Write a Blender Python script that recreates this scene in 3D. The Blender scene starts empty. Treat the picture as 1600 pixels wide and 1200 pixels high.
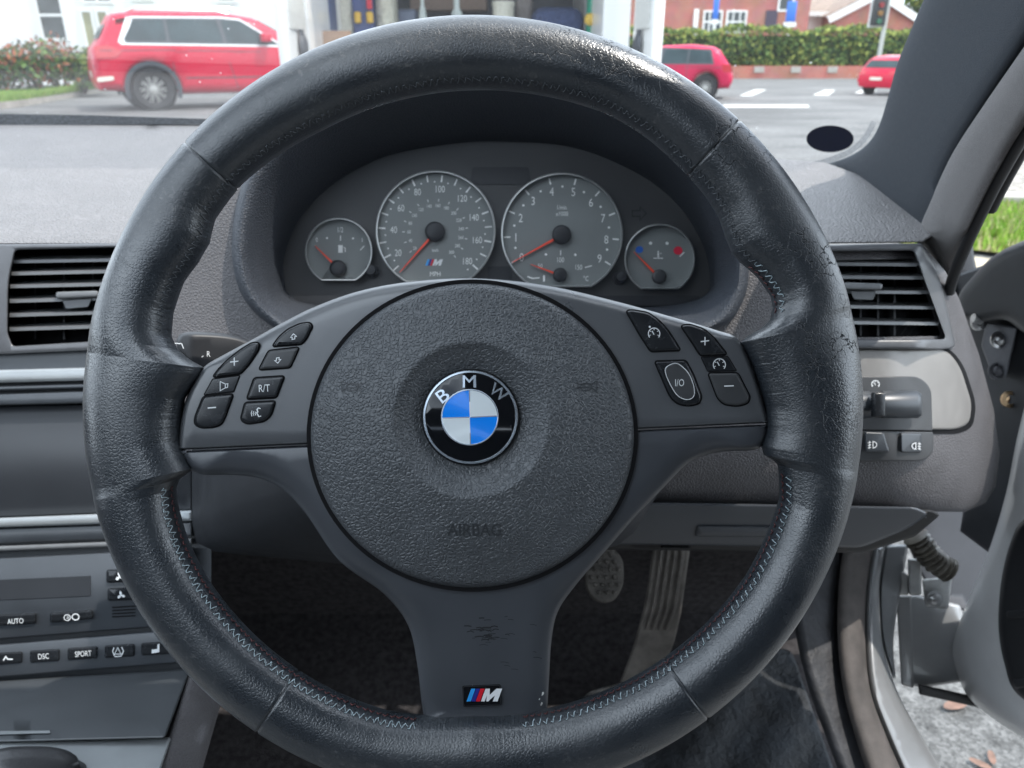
import bpy, bmesh, math, random
import numpy as np
from mathutils import Vector, Matrix
from mathutils.geometry import delaunay_2d_cdt
random.seed(7)
R = math.radians
scene = bpy.context.scene
COL = scene.collection

# ------------------------------------------------------------------ camera
F = 1200.0
PITCH = R(23.43)
CAMZ = 1.0
CP, SP = math.cos(PITCH), math.sin(PITCH)
EYE = Vector((0, 0, CAMZ))
def ray(px, py):
    r = (px - 800) / F; u = (600 - py) / F
    return Vector((r, CP + SP * u, -SP + CP * u))
def C(px, py, d):                     # photo pixel + depth (m) -> world point
    return EYE + ray(px, py) * d
def Fy(px, py, Y):                    # photo pixel -> point on the vertical plane y = Y
    r = ray(px, py)
    return EYE + r * (Y / r.y)
def plane3(a, b, c):                  # depth function of the plane through three (px,py,d) points
    A, B, D = C(*a), C(*b), C(*c)
    n = (B - A).cross(D - A).normalized(); k = n.dot(A - EYE)
    return lambda px, py: k / n.dot(ray(px, py))
def flat(d): return lambda px, py: d

# ------------------------------------------------------------------ materials
def S(r, g, b):
    f = lambda c: ((c / 255 + .055) / 1.055) ** 2.4 if c > 10 else c / 255 / 12.92
    return (f(r), f(g), f(b), 1)
def mat(name, col, rough=.5, metal=0, spec=.5, bump=None, coat=0, var=.12, vscale=60, rvar=.1, sheen=0):
    """bump: list of (kind, scale, distance_m)"""
    m = bpy.data.materials.new(name); m.use_nodes = True
    nt = m.node_tree; N = nt.nodes; L = nt.links
    b = N['Principled BSDF']
    if len(col) == 3: col = (*col, 1)
    b.inputs['Base Color'].default_value = col
    b.inputs['Roughness'].default_value = rough
    b.inputs['Metallic'].default_value = metal
    b.inputs['Specular IOR Level'].default_value = spec
    b.inputs['Coat Weight'].default_value = coat
    if sheen: b.inputs['Sheen Weight'].default_value = sheen
    tc = N.new('ShaderNodeTexCoord')
    if var or rvar:
        n = N.new('ShaderNodeTexNoise'); n.inputs['Scale'].default_value = vscale; n.inputs['Detail'].default_value = 5
        L.new(tc.outputs['Object'], n.inputs['Vector'])
        mx = N.new('ShaderNodeMix'); mx.data_type = 'RGBA'
        mx.inputs['A'].default_value = tuple(c * (1 - var) for c in col[:3]) + (1,)
        mx.inputs['B'].default_value = tuple(min(1, c * (1 + var)) for c in col[:3]) + (1,)
        mr = N.new('ShaderNodeMapRange'); mr.inputs['From Min'].default_value = .3; mr.inputs['From Max'].default_value = .7
        L.new(n.outputs['Fac'], mr.inputs['Value'])
        L.new(mr.outputs['Result'], mx.inputs['Factor']); L.new(mx.outputs['Result'], b.inputs['Base Color'])
        m2 = N.new('ShaderNodeMapRange'); m2.inputs['From Min'].default_value = .3; m2.inputs['From Max'].default_value = .7
        m2.inputs['To Min'].default_value = max(.02, rough - rvar * rough); m2.inputs['To Max'].default_value = min(1, rough + rvar * rough)
        L.new(n.outputs['Fac'], m2.inputs['Value']); L.new(m2.outputs['Result'], b.inputs['Roughness'])
    prev = None
    for kind, sc, dist in (bump or []):
        bp = N.new('ShaderNodeBump'); bp.inputs['Distance'].default_value = dist
        if kind == 'noise':
            t = N.new('ShaderNodeTexNoise'); t.inputs['Scale'].default_value = sc; t.inputs['Detail'].default_value = 4
            L.new(tc.outputs['Object'], t.inputs['Vector']); out = t.outputs['Fac']
        elif kind == 'grain':            # leather grain: warped cells with creases between
            w = N.new('ShaderNodeTexNoise'); w.inputs['Scale'].default_value = sc * .45; w.inputs['Detail'].default_value = 3
            L.new(tc.outputs['Object'], w.inputs['Vector'])
            va = N.new('ShaderNodeVectorMath'); va.operation = 'MULTIPLY_ADD'
            va.inputs[1].default_value = (.9 / sc,) * 3
            L.new(w.outputs['Color'], va.inputs[0]); L.new(tc.outputs['Object'], va.inputs[2])
            t = N.new('ShaderNodeTexVoronoi'); t.feature = 'DISTANCE_TO_EDGE'; t.inputs['Scale'].default_value = sc
            L.new(va.outputs[0], t.inputs['Vector'])
            r = N.new('ShaderNodeMapRange'); r.inputs['From Max'].default_value = .28; r.interpolation_type = 'SMOOTHSTEP'
            L.new(t.outputs['Distance'], r.inputs['Value']); out = r.outputs['Result']
        L.new(out, bp.inputs['Height'])
        if prev: L.new(prev.outputs['Normal'], bp.inputs['Normal'])
        prev = bp
    if prev: L.new(prev.outputs['Normal'], b.inputs['Normal'])
    return m

# ------------------------------------------------------------------ mesh builder
class MB:
    def __init__(s): s.v = []; s.f = []; s.m = []; s.uv = None
    def add(s, vs, fs, mi=0):
        o = len(s.v); s.v += [Vector(p) for p in vs]; s.f += [tuple(i + o for i in f) for f in fs]; s.m += [mi] * len(fs)

ALL = []
def thing(name, label, cat, loc=(0, 0, 0), group=None, kind=None):
    o = bpy.data.objects.new(name, None); COL.objects.link(o); o.location = loc; o.empty_display_size = .05
    tag(o, label, cat, group, kind); return o
def tag(o, label=None, cat=None, group=None, kind=None):
    if label: o['label'] = label
    if cat: o['category'] = cat
    if group: o['group'] = group
    if kind: o['kind'] = kind
    return o
def wloc(o):
    v = Vector((0, 0, 0))
    while o is not None: v += o.location; o = o.parent
    return v
def obj(name, mb, mats, parent=None, sharp=35, merge=True, loc=None):
    if not isinstance(mats, (list, tuple)): mats = [mats]
    me = bpy.data.meshes.new(name)
    if parent is not None: off = wloc(parent)
    elif loc is not None: off = Vector(loc)
    else:
        a = np.array([tuple(v) for v in mb.v]); off = Vector((a[:, 0].mean(), a[:, 1].mean(), a[:, 2].min()))
    me.from_pydata([v - off for v in mb.v], [], mb.f)
    me.polygons.foreach_set('material_index', mb.m)
    for m in mats: me.materials.append(m)
    if mb.uv:
        ul = me.uv_layers.new(name='UVMap')
        li = np.zeros(len(me.loops), dtype=np.int32); me.loops.foreach_get('vertex_index', li)
        uv = np.array(mb.uv, dtype=np.float32)[li]; ul.data.foreach_set('uv', uv.ravel())
    bm = bmesh.new(); bm.from_mesh(me)
    if merge: bmesh.ops.remove_doubles(bm, verts=bm.verts, dist=2e-6)
    bmesh.ops.recalc_face_normals(bm, faces=bm.faces)
    bm.to_mesh(me); bm.free()
    me.polygons.foreach_set('use_smooth', [True] * len(me.polygons))
    me.set_sharp_from_angle(angle=R(sharp))
    o = bpy.data.objects.new(name, me); COL.objects.link(o)
    if parent is not None: o.parent = parent
    else: o.location = off
    return o

# ---- 2d helpers (u right, v down like the photograph)
def cr(pts, n=8, closed=True):        # Catmull-Rom
    out = []; N = len(pts)
    rng = range(N) if closed else range(N - 1)
    for i in rng:
        if closed: p = [pts[(i + k - 1) % N] for k in range(4)]
        else: p = [pts[max(0, min(N - 1, i + k - 1))] for k in range(4)]
        P = [np.array(q, float) for q in p]
        for j in range(n):
            t = j / n
            out.append(tuple(.5 * (2 * P[1] + (P[2] - P[0]) * t + (2 * P[0] - 5 * P[1] + 4 * P[2] - P[3]) * t * t + (3 * P[1] - P[0] - 3 * P[2] + P[3]) * t ** 3)))
    if not closed: out.append(tuple(pts[-1]))
    return out
def rnd(pts, r, n=5):                 # polygon with rounded corners; r number or list
    out = []; N = len(pts)
    for i in range(N):
        p0, p, p1 = (np.array(pts[(i + k) % N], float) for k in (-1, 0, 1))
        rr = r[i] if isinstance(r, (list, tuple)) else r
        a = p0 - p; b = p1 - p; la, lb = np.linalg.norm(a), np.linalg.norm(b)
        q = min(rr, la * .48, lb * .48)
        if q <= 0: out.append(tuple(p)); continue
        A, B = p + a / la * q, p + b / lb * q
        for j in range(n + 1):
            t = j / n; out.append(tuple((1 - t) ** 2 * A + 2 * t * (1 - t) * p + t * t * B))
    return out
def dens(pts, step, closed=True):
    out = []; N = len(pts)
    for i in range(N if closed else N - 1):
        a = np.array(pts[i], float); b = np.array(pts[(i + 1) % N], float)
        k = max(1, int(np.linalg.norm(b - a) / step))
        for j in range(k): out.append(tuple(a + (b - a) * j / k))
    if not closed: out.append(tuple(pts[-1]))
    return out
def resample(pts, n, closed=True):
    P = np.array(list(pts) + ([pts[0]] if closed else []), float)
    d = np.r_[0, np.cumsum(np.linalg.norm(np.diff(P, axis=0), axis=1))]
    t = np.linspace(0, d[-1], n + 1)[:-1] if closed else np.linspace(0, d[-1], n)
    return [tuple(q) for q in np.c_[np.interp(t, d, P[:, 0]), np.interp(t, d, P[:, 1])]]
def ell(cx, cy, rx, ry, n=48, rot=0):
    c, s = math.cos(R(rot)), math.sin(R(rot))
    return [(cx + rx * math.cos(a) * c - ry * math.sin(a) * s, cy + rx * math.cos(a) * s + ry * math.sin(a) * c) for a in (2 * math.pi * i / n for i in range(n))]
def area(p):
    P = np.array(p); x, y = P[:, 0], P[:, 1]
    return .5 * np.sum(x * np.roll(y, -1) - np.roll(x, -1) * y)
def inset(P, d, sign=1):
    P = np.array(P, float); a = np.roll(P, 1, 0); b = np.roll(P, -1, 0)
    def nrm(e):
        l = np.linalg.norm(e, axis=1, keepdims=True); l[l == 0] = 1
        e = e / l; return np.c_[-e[:, 1], e[:, 0]]
    n0, n1 = nrm(P - a), nrm(b - P)
    m = n0 + n1; l = np.linalg.norm(m, axis=1, keepdims=True); l[l < 1e-6] = 1; m /= l
    k = 1 / np.clip(np.sum(m * n0, axis=1), .55, 1)
    d = np.array(d) * np.ones(len(P))
    return P + m * (k * d * sign)[:, None]
def inpoly(P, Q):
    x, y = P[:, 0], P[:, 1]; r = np.zeros(len(P), bool); n = len(Q)
    for i in range(n):
        x0, y0 = Q[i]; x1, y1 = Q[(i + 1) % n]
        if y0 == y1: continue
        c = (y0 > y) != (y1 > y)
        r ^= c & (x < (x1 - x0) * (y - y0) / (y1 - y0) + x0)
    return r
def fill(loops, res=None):
    """triangulate outer loop minus holes, with interior points every res"""
    pts = []; edges = []
    for lp in loops:
        o = len(pts); pts += [tuple(p) for p in lp]; n = len(lp); edges += [(o + i, o + (i + 1) % n) for i in range(n)]
    if res:
        A = np.array(loops[0]); lo, hi = A.min(0), A.max(0)
        gx = np.arange(lo[0] + res / 2, hi[0], res); gy = np.arange(lo[1] + res / 2, hi[1], res)
        if len(gx) and len(gy):
            G = np.array([(x + (res * .5 if j % 2 else 0), y) for j, y in enumerate(gy) for x in gx])
            k = inpoly(G, loops[0])
            for h in loops[1:]: k &= ~inpoly(G, h)
            G = G[k]
            B = np.array(pts)
            if len(G):
                keep = np.ones(len(G), bool)
                for i in range(0, len(G), 400):
                    dd = np.min(np.sum((G[i:i + 400, None] - B[None]) ** 2, -1), 1); keep[i:i + 400] = dd > (res * .45) ** 2
                pts += [tuple(p) for p in G[keep]]
    v, e, f, *_ = delaunay_2d_cdt([Vector(p) for p in pts], edges, [], 0, 1e-7)
    V = np.array([tuple(p) for p in v])
    T = np.array([tuple(t) for t in f])
    c = V[T].mean(1)
    k = inpoly(c, loops[0])
    for h in loops[1:]: k &= ~inpoly(c, h)
    return V, T[k]
def slab(mb, outer, pos, prof, res=None, holes=(), mi=0, mi_side=None, bmul=None, hprof=None):
    """pos(u,v,off)->point. prof [(inset,off)...] from the foot of the edge up to the top surface."""
    tops = []
    for li, lp in enumerate([outer] + list(holes)):
        P = np.array(lp, float)
        if area(P) < 0: P = P[::-1]
        sgn = 1 if li == 0 else -1
        bm_ = np.array([bmul(*p) for p in P]) if bmul else 1.0
        pr = prof if li == 0 or hprof is None else hprof
        rings = []
        for ins, off in pr:
            Q = inset(P, ins * bm_, sgn)
            ob = off if not bmul else None
            rings.append((Q, off))
        o = len(mb.v); n = len(P)
        for Q, off in rings: mb.v += [Vector(pos(q[0], q[1], off)) for q in Q]
        for k in range(len(rings) - 1):
            for i in range(n):
                j = (i + 1) % n
                mb.f.append((o + k * n + i, o + k * n + j, o + (k + 1) * n + j, o + (k + 1) * n + i)); mb.m.append(mi if mi_side is None else mi_side)
        tops.append(rings[-1][0])
    off = prof[-1][1]
    V, T = fill(tops, res)
    mb.add([pos(q[0], q[1], off) for q in V], [tuple(int(i) for i in t) for t in T], mi)
def cam(D): return lambda u, v, off: C(u, v, D(u, v) + off)
def bev(ins, drop, foot, n=4):        # rounded edge profile
    return [(0, foot)] + [(ins * (1 - math.cos(a)), drop * (1 - math.sin(a))) for a in (i * math.pi / 2 / n for i in range(n + 1))]
def ribbon(mb, pts, w, pos, off, closed=False, mi=0):
    P = np.array(pts, float)
    if closed:
        A = inset(P, w / 2, 1); B = inset(P, -w / 2, 1)
    else:
        E = np.diff(P, axis=0); E = E / np.maximum(np.linalg.norm(E, axis=1, keepdims=True), 1e-9)
        nn = np.c_[-E[:, 1], E[:, 0]]; m = np.vstack([nn[:1], nn[:-1] + nn[1:], nn[-1:]]); m = m / np.maximum(np.linalg.norm(m, axis=1, keepdims=True), .3)
        ref = np.vstack([nn[:1], nn]); k = 1 / np.clip(np.sum(m * ref, 1), .5, 1)
        A = P + m * (k * w / 2)[:, None]; B = P - m * (k * w / 2)[:, None]
    n = len(P); vs = [pos(*q, off) for q in A] + [pos(*q, off) for q in B]
    fs = [(i, (i + 1) % n, n + (i + 1) % n, n + i) for i in range(n if closed else n - 1)]
    mb.add(vs, fs, mi)
def poly(mb, pts, pos, off, mi=0, holes=(), res=None):
    V, T = fill([pts] + list(holes), res)
    mb.add([pos(q[0], q[1], off) for q in V], [tuple(int(i) for i in t) for t in T], mi)
def loft(mb, rings, closed=True, mi=0, cap=False):
    n = len(rings[0]); o = len(mb.v)
    for r in rings: mb.v += [Vector(p) for p in r]
    for k in range(len(rings) - 1):
        for i in range(n if closed else n - 1):
            j = (i + 1) % n
            mb.f.append((o + k * n + i, o + k * n + j, o + (k + 1) * n + j, o + (k + 1) * n + i)); mb.m.append(mi)
    if cap:
        mb.f.append(tuple(o + i for i in range(n))); mb.m.append(mi)
        mb.f.append(tuple(o + (len(rings) - 1) * n + i for i in range(n))); mb.m.append(mi)
def tube(mb, path, r, n=8, mi=0, cap=True, closed=False):
    path = [Vector(p) for p in path]; rings = []
    N = len(path); up = None
    for i, p in enumerate(path):
        a = path[(i - 1) % N] if closed or i else path[0]; b = path[(i + 1) % N] if closed or i < N - 1 else path[-1]
        t = (b - a).normalized()
        if up is None: up = t.orthogonal().normalized()
        up = (up - t * up.dot(t)).normalized(); s = t.cross(up)
        rr = r[i] if isinstance(r, (list, tuple)) else r
        rings.append([p + (up * math.cos(q) + s * math.sin(q)) * rr for q in (2 * math.pi * k / n for k in range(n))])
    if closed: rings.append(rings[0])
    loft(mb, rings, mi=mi, cap=cap and not closed)
def box(mb, lo, hi, mi=0, M=None, b=0):
    x0, y0, z0 = lo; x1, y1, z1 = hi
    vs = [Vector(p) for p in ((x0, y0, z0), (x1, y0, z0), (x1, y1, z0), (x0, y1, z0), (x0, y0, z1), (x1, y0, z1), (x1, y1, z1), (x0, y1, z1))]
    fs = [(0, 3, 2, 1), (4, 5, 6, 7), (0, 1, 5, 4), (1, 2, 6, 5), (2, 3, 7, 6), (3, 0, 4, 7)]
    if b:
        t = bmesh.new(); bv = [t.verts.new(v) for v in vs]; [t.faces.new([bv[i] for i in f]) for f in fs]
        bmesh.ops.bevel(t, geom=list(t.edges), offset=b, segments=3, profile=.5, affect='EDGES')
        t.verts.ensure_lookup_table(); vs = [v.co.copy() for v in t.verts]; fs = [tuple(v.index for v in f.verts) for f in t.faces]; t.free()
    if M is not None: vs = [M @ v for v in vs]
    mb.add(vs, fs, mi)
def lathe(mb, prof, M, n=24, mi=0):   # prof [(radius, height)], around local z of M
    rings = [[M @ Vector((r * math.cos(a), r * math.sin(a), h)) for a in (2 * math.pi * k / n for k in range(n))] for r, h in prof]
    loft(mb, rings, mi=mi)
def camM(px, py, d):                  # frame at a pixel: x right, y up, z towards the camera
    m = Matrix(((1, 0, 0), (0, SP, -CP), (0, CP, SP))).to_4x4()
    m.translation = C(px, py, d); return m

_tc = {}
def text_geo(s):
    if s in _tc: return _tc[s]
    cu = bpy.data.curves.new('t', 'FONT'); cu.body = s; cu.resolution_u = 3; cu.align_x = 'CENTER'
    o = bpy.data.objects.new('t', cu); COL.objects.link(o)
    dg = bpy.context.evaluated_depsgraph_get(); me = o.evaluated_get(dg).to_mesh()
    V = np.array([tuple(v.co)[:2] for v in me.vertices]); Fc = [tuple(p.vertices) for p in me.polygons]
    o.evaluated_get(dg).to_mesh_clear(); bpy.data.objects.remove(o); bpy.data.curves.remove(cu)
    lo, hi = V.min(0), V.max(0); V = V - (lo + hi) / 2; V /= (hi[1] - lo[1])
    _tc[s] = (V, Fc); return _tc[s]
def text(mb, s, cx, cy, h, pos, off, ws=.8, rot=0, shear=0, mi=0, bold=0):
    V, Fc = text_geo(s); c, sn = math.cos(R(rot)), math.sin(R(rot))
    vs = []
    for x, y in V:
        x = (x + shear * y) * h * ws; y = y * h
        u, v = x * c - y * sn, x * sn + y * c
        vs.append(pos(cx + u, cy - v, off))
    mb.add(vs, Fc, mi)
for s_ in '0 1 2 3 4 5 6 7 8 9'.split(): text_geo(s_)

# ------------------------------------------------------------------ palette
def leather_rim():
    m = bpy.data.materials.new('rim_leather'); m.use_nodes = True
    nt = m.node_tree; N = nt.nodes; L = nt.links; b = N['Principled BSDF']
    uv = N.new('ShaderNodeUVMap'); tc = N.new('ShaderNodeTexCoord')
    sep = N.new('ShaderNodeSeparateXYZ'); L.new(uv.outputs['UV'], sep.inputs[0])
    def mp(src, sc):
        k = N.new('ShaderNodeMapping'); k.inputs['Scale'].default_value = sc; L.new(src, k.inputs['Vector']); return k.outputs[0]
    def rng(src, a, bb, c, d, smooth=True):
        k = N.new('ShaderNodeMapRange'); k.inputs['From Min'].default_value = a; k.inputs['From Max'].default_value = bb
        k.inputs['To Min'].default_value = c; k.inputs['To Max'].default_value = d
        if smooth: k.interpolation_type = 'SMOOTHSTEP'
        L.new(src, k.inputs['Value']); return k.outputs[0]
    def mul(a, bb):
        k = N.new('ShaderNodeMath'); k.operation = 'MULTIPLY'
        L.new(a, k.inputs[0])
        if isinstance(bb, (int, float)): k.inputs[1].default_value = bb
        else: L.new(bb, k.inputs[1])
        return k.outputs[0]
    def noise(v, sc, det=4):
        k = N.new('ShaderNodeTexNoise'); k.inputs['Scale'].default_value = sc; k.inputs['Detail'].default_value = det; L.new(v, k.inputs['Vector']); return k.outputs['Fac']
    ob = tc.outputs['Object']
    # worn, shiny patches against matt ones
    big = noise(ob, 28, 6)
    rough = rng(big, .35, .68, .24, .42)
    L.new(rough, b.inputs['Roughness'])
    mx = N.new('ShaderNodeMix'); mx.data_type = 'RGBA'; mx.inputs['A'].default_value = (.021, .026, .032, 1); mx.inputs['B'].default_value = (.075, .077, .079, 1)
    sp = noise(ob, 420, 6); spk = rng(sp, .52, .72, 0, 1)
    L.new(mul(spk, rng(big, .45, .7, .1, 1)), mx.inputs['Factor']); L.new(mx.outputs['Result'], b.inputs['Base Color'])
    b.inputs['Specular IOR Level'].default_value = .9; b.inputs['Coat Weight'].default_value = .35; b.inputs['Coat Roughness'].default_value = .3
    # fine grain
    w = N.new('ShaderNodeTexVoronoi'); w.feature = 'DISTANCE_TO_EDGE'; w.inputs['Scale'].default_value = 620
    wn = N.new('ShaderNodeTexNoise'); wn.inputs['Scale'].default_value = 300; L.new(ob, wn.inputs['Vector'])
    va = N.new('ShaderNodeVectorMath'); va.operation = 'MULTIPLY_ADD'; va.inputs[1].default_value = (.0012,) * 3
    L.new(wn.outputs['Color'], va.inputs[0]); L.new(ob, va.inputs[2]); L.new(va.outputs[0], w.inputs['Vector'])
    b1 = N.new('ShaderNodeBump'); b1.inputs['Distance'].default_value = .00005; L.new(rng(w.outputs['Distance'], 0, .25, 0, 1), b1.inputs['Height'])
    # wrinkles across the tube near the inner seam
    wr = noise(mp(uv.outputs['UV'], (520, 60, 1)), 1, 3)
    msk = rng(sep.outputs['Y'], .004, .016, 1, 0)
    b2 = N.new('ShaderNodeBump'); b2.inputs['Distance'].default_value = .0006; L.new(mul(wr, msk), b2.inputs['Height']); L.new(b1.outputs[0], b2.inputs['Normal'])
    # age cracks on the outer face of the upper right quarter and on top
    cv = N.new('ShaderNodeTexVoronoi'); cv.feature = 'DISTANCE_TO_EDGE'; cv.inputs['Scale'].default_value = 125
    cn = N.new('ShaderNodeTexNoise'); cn.inputs['Scale'].default_value = 140; cn.inputs['Detail'].default_value = 5; L.new(ob, cn.inputs['Vector'])
    vb = N.new('ShaderNodeVectorMath'); vb.operation = 'MULTIPLY_ADD'; vb.inputs[1].default_value = (.013,) * 3
    L.new(cn.outputs['Color'], vb.inputs[0]); L.new(ob, vb.inputs[2]); L.new(vb.outputs[0], cv.inputs['Vector'])
    line = rng(cv.outputs['Distance'], .0, .034, 1, 0)
    um = mul(rng(sep.outputs['X'], .23, .31, 0, 1), rng(sep.outputs['X'], .42, .54, 1, 0.15))
    vm = mul(rng(sep.outputs['Y'], .016, .022, 0, 1), rng(noise(ob, 40, 3), .45, .6, 0.05, 1))
    crk = mul(mul(line, um), vm)
    b3 = N.new('ShaderNodeBump'); b3.invert = True; b3.inputs['Distance'].default_value = .0003; L.new(crk, b3.inputs['Height']); L.new(b2.outputs[0], b3.inputs['Normal'])
    L.new(b3.outputs[0], b.inputs['Normal'])
    dk = N.new('ShaderNodeMix'); dk.data_type = 'RGBA'; dk.inputs['B'].default_value = (.004, .004, .004, 1)
    ra = N.new('ShaderNodeMath'); ra.operation = 'MAXIMUM'; L.new(rough, ra.inputs[0]); L.new(mul(crk, .6), ra.inputs[1]); L.new(ra.outputs[0], b.inputs['Roughness'])
    L.new(rng(crk, 0, .5, .35, 0), b.inputs['Coat Weight']); L.new(rng(crk, 0, .5, .9, .1), b.inputs['Specular IOR Level'])
    L.new(mul(crk, .55), dk.inputs['Factor']); L.new(mx.outputs['Result'], dk.inputs['A']); L.new(dk.outputs['Result'], b.inputs['Base Color'])
    return m
M = {}
M['rim'] = leather_rim()
M['pad'] = mat('airbag_vinyl', (.068, .074, .081), .4, spec=.6, bump=[('grain', 520, .00026), ('noise', 75, .0009)], var=.1, vscale=40)
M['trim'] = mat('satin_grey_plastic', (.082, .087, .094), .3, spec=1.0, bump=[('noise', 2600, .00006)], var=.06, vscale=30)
M['trim_low'] = mat('shaded_grey_plastic', (.052, .057, .066), .36, spec=.7, bump=[('noise', 2600, .00006)], var=.08, vscale=30, rvar=.15)  # darker copy of the grey plastic, deepening the shade on low parts
M['gap'] = mat('shadow_gap_black', (.004, .004, .005), .8, var=0, rvar=0, spec=.2)
M['button'] = mat('glossy_button_plastic', (.016, .018, .021), .26, bump=[('noise', 1800, .00004)], vscale=200)
M['button_dull'] = mat('dull_button_plastic', (.05, .052, .055), .45, bump=[('noise', 1800, .00006)])
M['white'] = mat('white_print', (.72, .74, .75), .5, var=.03, rvar=0)
M['dimwhite'] = mat('dim_white_print', (.85, .86, .84), .5, var=.05, rvar=0)
M['blackgloss'] = mat('black_enamel', (.006, .007, .009), .06, coat=.3, var=0, rvar=0)
M['chrome'] = mat('chrome', (.78, .8, .82), .12, metal=1, var=0, rvar=0)
M['embsilver'] = mat('emblem_silver', (.55, .62, .7), .22, metal=.7, var=0, rvar=0)
M['blue'] = mat('enamel_blue', (.003, .25, .95), .12, coat=.5, var=0, rvar=0)
M['enwhite'] = mat('enamel_white', (.72, .78, .8), .12, coat=.5, var=0, rvar=0)
M['stitch'] = mat('pale_thread', (.36, .44, .47), .7, var=.3, vscale=500)
M['stitchdark'] = mat('dark_thread', (.1, .11, .12), .7, var=.3, vscale=500)
M['stitchred'] = mat('red_thread', (.09, .025, .025), .7, var=.3, vscale=500)
M['m_lb'] = mat('stripe_light_blue', (.03, .32, .75), .3, var=0, rvar=0)
M['m_b'] = mat('stripe_dark_blue', (.02, .03, .24), .3, var=0, rvar=0)
M['m_r'] = mat('stripe_red', (.62, .015, .03), .3, var=0, rvar=0)
M['scuff'] = mat('scuffed_plastic', (.011, .012, .014), .6, var=.2, rvar=0)
M['chip'] = mat('worn_pale_plastic', (.5, .5, .47), .6, var=.2, rvar=0)
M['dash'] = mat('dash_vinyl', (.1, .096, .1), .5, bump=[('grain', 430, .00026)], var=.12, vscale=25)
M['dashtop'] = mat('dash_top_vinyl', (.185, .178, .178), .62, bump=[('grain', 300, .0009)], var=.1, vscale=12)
M['hood'] = mat('binnacle_vinyl', (.036, .042, .053), .55, bump=[('grain', 480, .0003)], var=.1, vscale=25)
M['panelblack'] = mat('console_black_plastic', (.04, .046, .054), .36, spec=.7, bump=[('noise', 2200, .00005)], vscale=30)
M['ventblack'] = mat('vent_black_plastic', (.012, .013, .016), .4, var=.1)
M['slat'] = mat('vent_slat_plastic', (.14, .145, .15), .32, var=.1)
M['silver'] = mat('brushed_silver_trim', (.32, .34, .35), .36, metal=.4, bump=[('noise', 900, .00003)], var=.05)
M['titan'] = mat('warm_silver_trim', (.27, .257, .243), .42, metal=.3, bump=[('noise', 700, .00004)], var=.05)
M['screen'] = mat('screen_glass', (.03, .033, .038), .3, var=.2, vscale=8)
M['carpet'] = mat('dark_carpet', (.06, .056, .058), .95, bump=[('noise', 700, .002)], var=.4, vscale=120, spec=.15)
M['pedal'] = mat('worn_pedal_rubber', (.15, .138, .125), .65, bump=[('noise', 300, .001)], var=.35, vscale=60)
M['pillar'] = mat('pillar_fabric', (.035, .042, .052), .8, bump=[('noise', 1500, .0004)], var=.12, vscale=300)
M['pillarseal'] = mat('velour_door_seal', (.088, .078, .075), .9, bump=[('noise', 1800, .0006)], var=.2, vscale=500, sheen=.3)
M['rubber'] = mat('black_rubber', (.012, .012, .013), .5, var=.15)
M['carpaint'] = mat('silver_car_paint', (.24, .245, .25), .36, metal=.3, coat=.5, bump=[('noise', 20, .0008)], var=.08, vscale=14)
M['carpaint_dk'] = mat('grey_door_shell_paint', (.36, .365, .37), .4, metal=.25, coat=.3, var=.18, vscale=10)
M['steel'] = mat('bolt_steel', (.5, .5, .5), .3, metal=1, var=.2, vscale=300)
M['face'] = mat('gauge_face', (.2, .215, .212), .55, var=.05, rvar=0, vscale=30)
M['clusterpanel'] = mat('cluster_panel', (.055, .055, .056), .5, var=.12, vscale=12)
M['ring'] = mat('gauge_ring_silver', (.55, .56, .55), .28, metal=.6, var=0, rvar=0)
M['needle'] = mat('needle_red', (.98, .09, .04), .45, var=0, rvar=0)
M['hub'] = mat('needle_hub_black', (.018, .019, .022), .45, var=.1)
M['tblue'] = mat('gauge_blue', (.02, .13, .55), .5, var=0, rvar=0)
M['tred'] = mat('gauge_red', (.75, .02, .06), .5, var=0, rvar=0)

# =================================================================== STEERING WHEEL
DW = .366
WX, WY = 740, 634
sw = thing('steering_wheel', 'black leather steering wheel with round airbag hub and three spokes', 'steering wheel', C(WX, WY, DW))
RIN = [(-90, 486), (-76, 491), (-52, 498), (-32, 505), (-17, 503), (-13, 493), (-11, 487), (-10.3, 478), (-9.6, 462), (-8, 456), (-5, 460), (-.7, 458), (4.4, 448), (10.4, 437), (13.4, 430), (14.3, 446), (15, 468), (16, 484), (18, 495), (20.2, 498), (24.6, 489), (28, 476), (30.5, 471), (33.5, 475), (37.6, 486), (43, 492), (49, 495), (57, 502), (65.4, 505), (78, 500), (90, 497), (105, 495), (119, 495), (130, 502), (136.4, 506), (144.3, 503), (148.5, 489), (152.5, 489), (157, 497), (163, 496), (167.2, 489), (169.3, 475), (170.9, 452), (172, 428), (173.6, 430), (175.6, 440), (178.5, 454), (182, 459), (187, 463), (190, 457), (192.5, 452), (193.3, 462), (194, 478), (195.5, 487), (198.5, 492), (205, 498), (213, 501), (237, 501), (254, 500), (262, 493), (270, 486)]
_ra = np.array([a for a, _ in RIN]); _rr = np.array([r for _, r in RIN])
def rin(a): return float(np.interp(a, _ra, _rr))
SEAMS = [47, 137.5, 236.5, 307 - 360]
ths = sorted(set([round(-90 + i * .5, 3) for i in range(721)] + [round(s + d, 3) for s in SEAMS for d in (-.6, -.3, -.15, -.08, 0, .08, .15, .3, .6)] + [round(x, 3) for x in np.arange(-12, -8, .15)] + [round(x, 3) for x in np.arange(13, 17, .15)] + [round(x, 3) for x in np.arange(168, 173, .15)] + [round(x, 3) for x in np.arange(192, 196, .15)]))
k_ = np.array([rin(t) for t in ths])
ROUT = 604.5
PXM = DW / F
def wheelpt(r, th, h):                # px radius, degrees, height towards the driver
    m = camM(WX, WY, DW)
    return m @ Vector((r * PXM * math.cos(R(th)), r * PXM * math.sin(R(th)), h))
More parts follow.
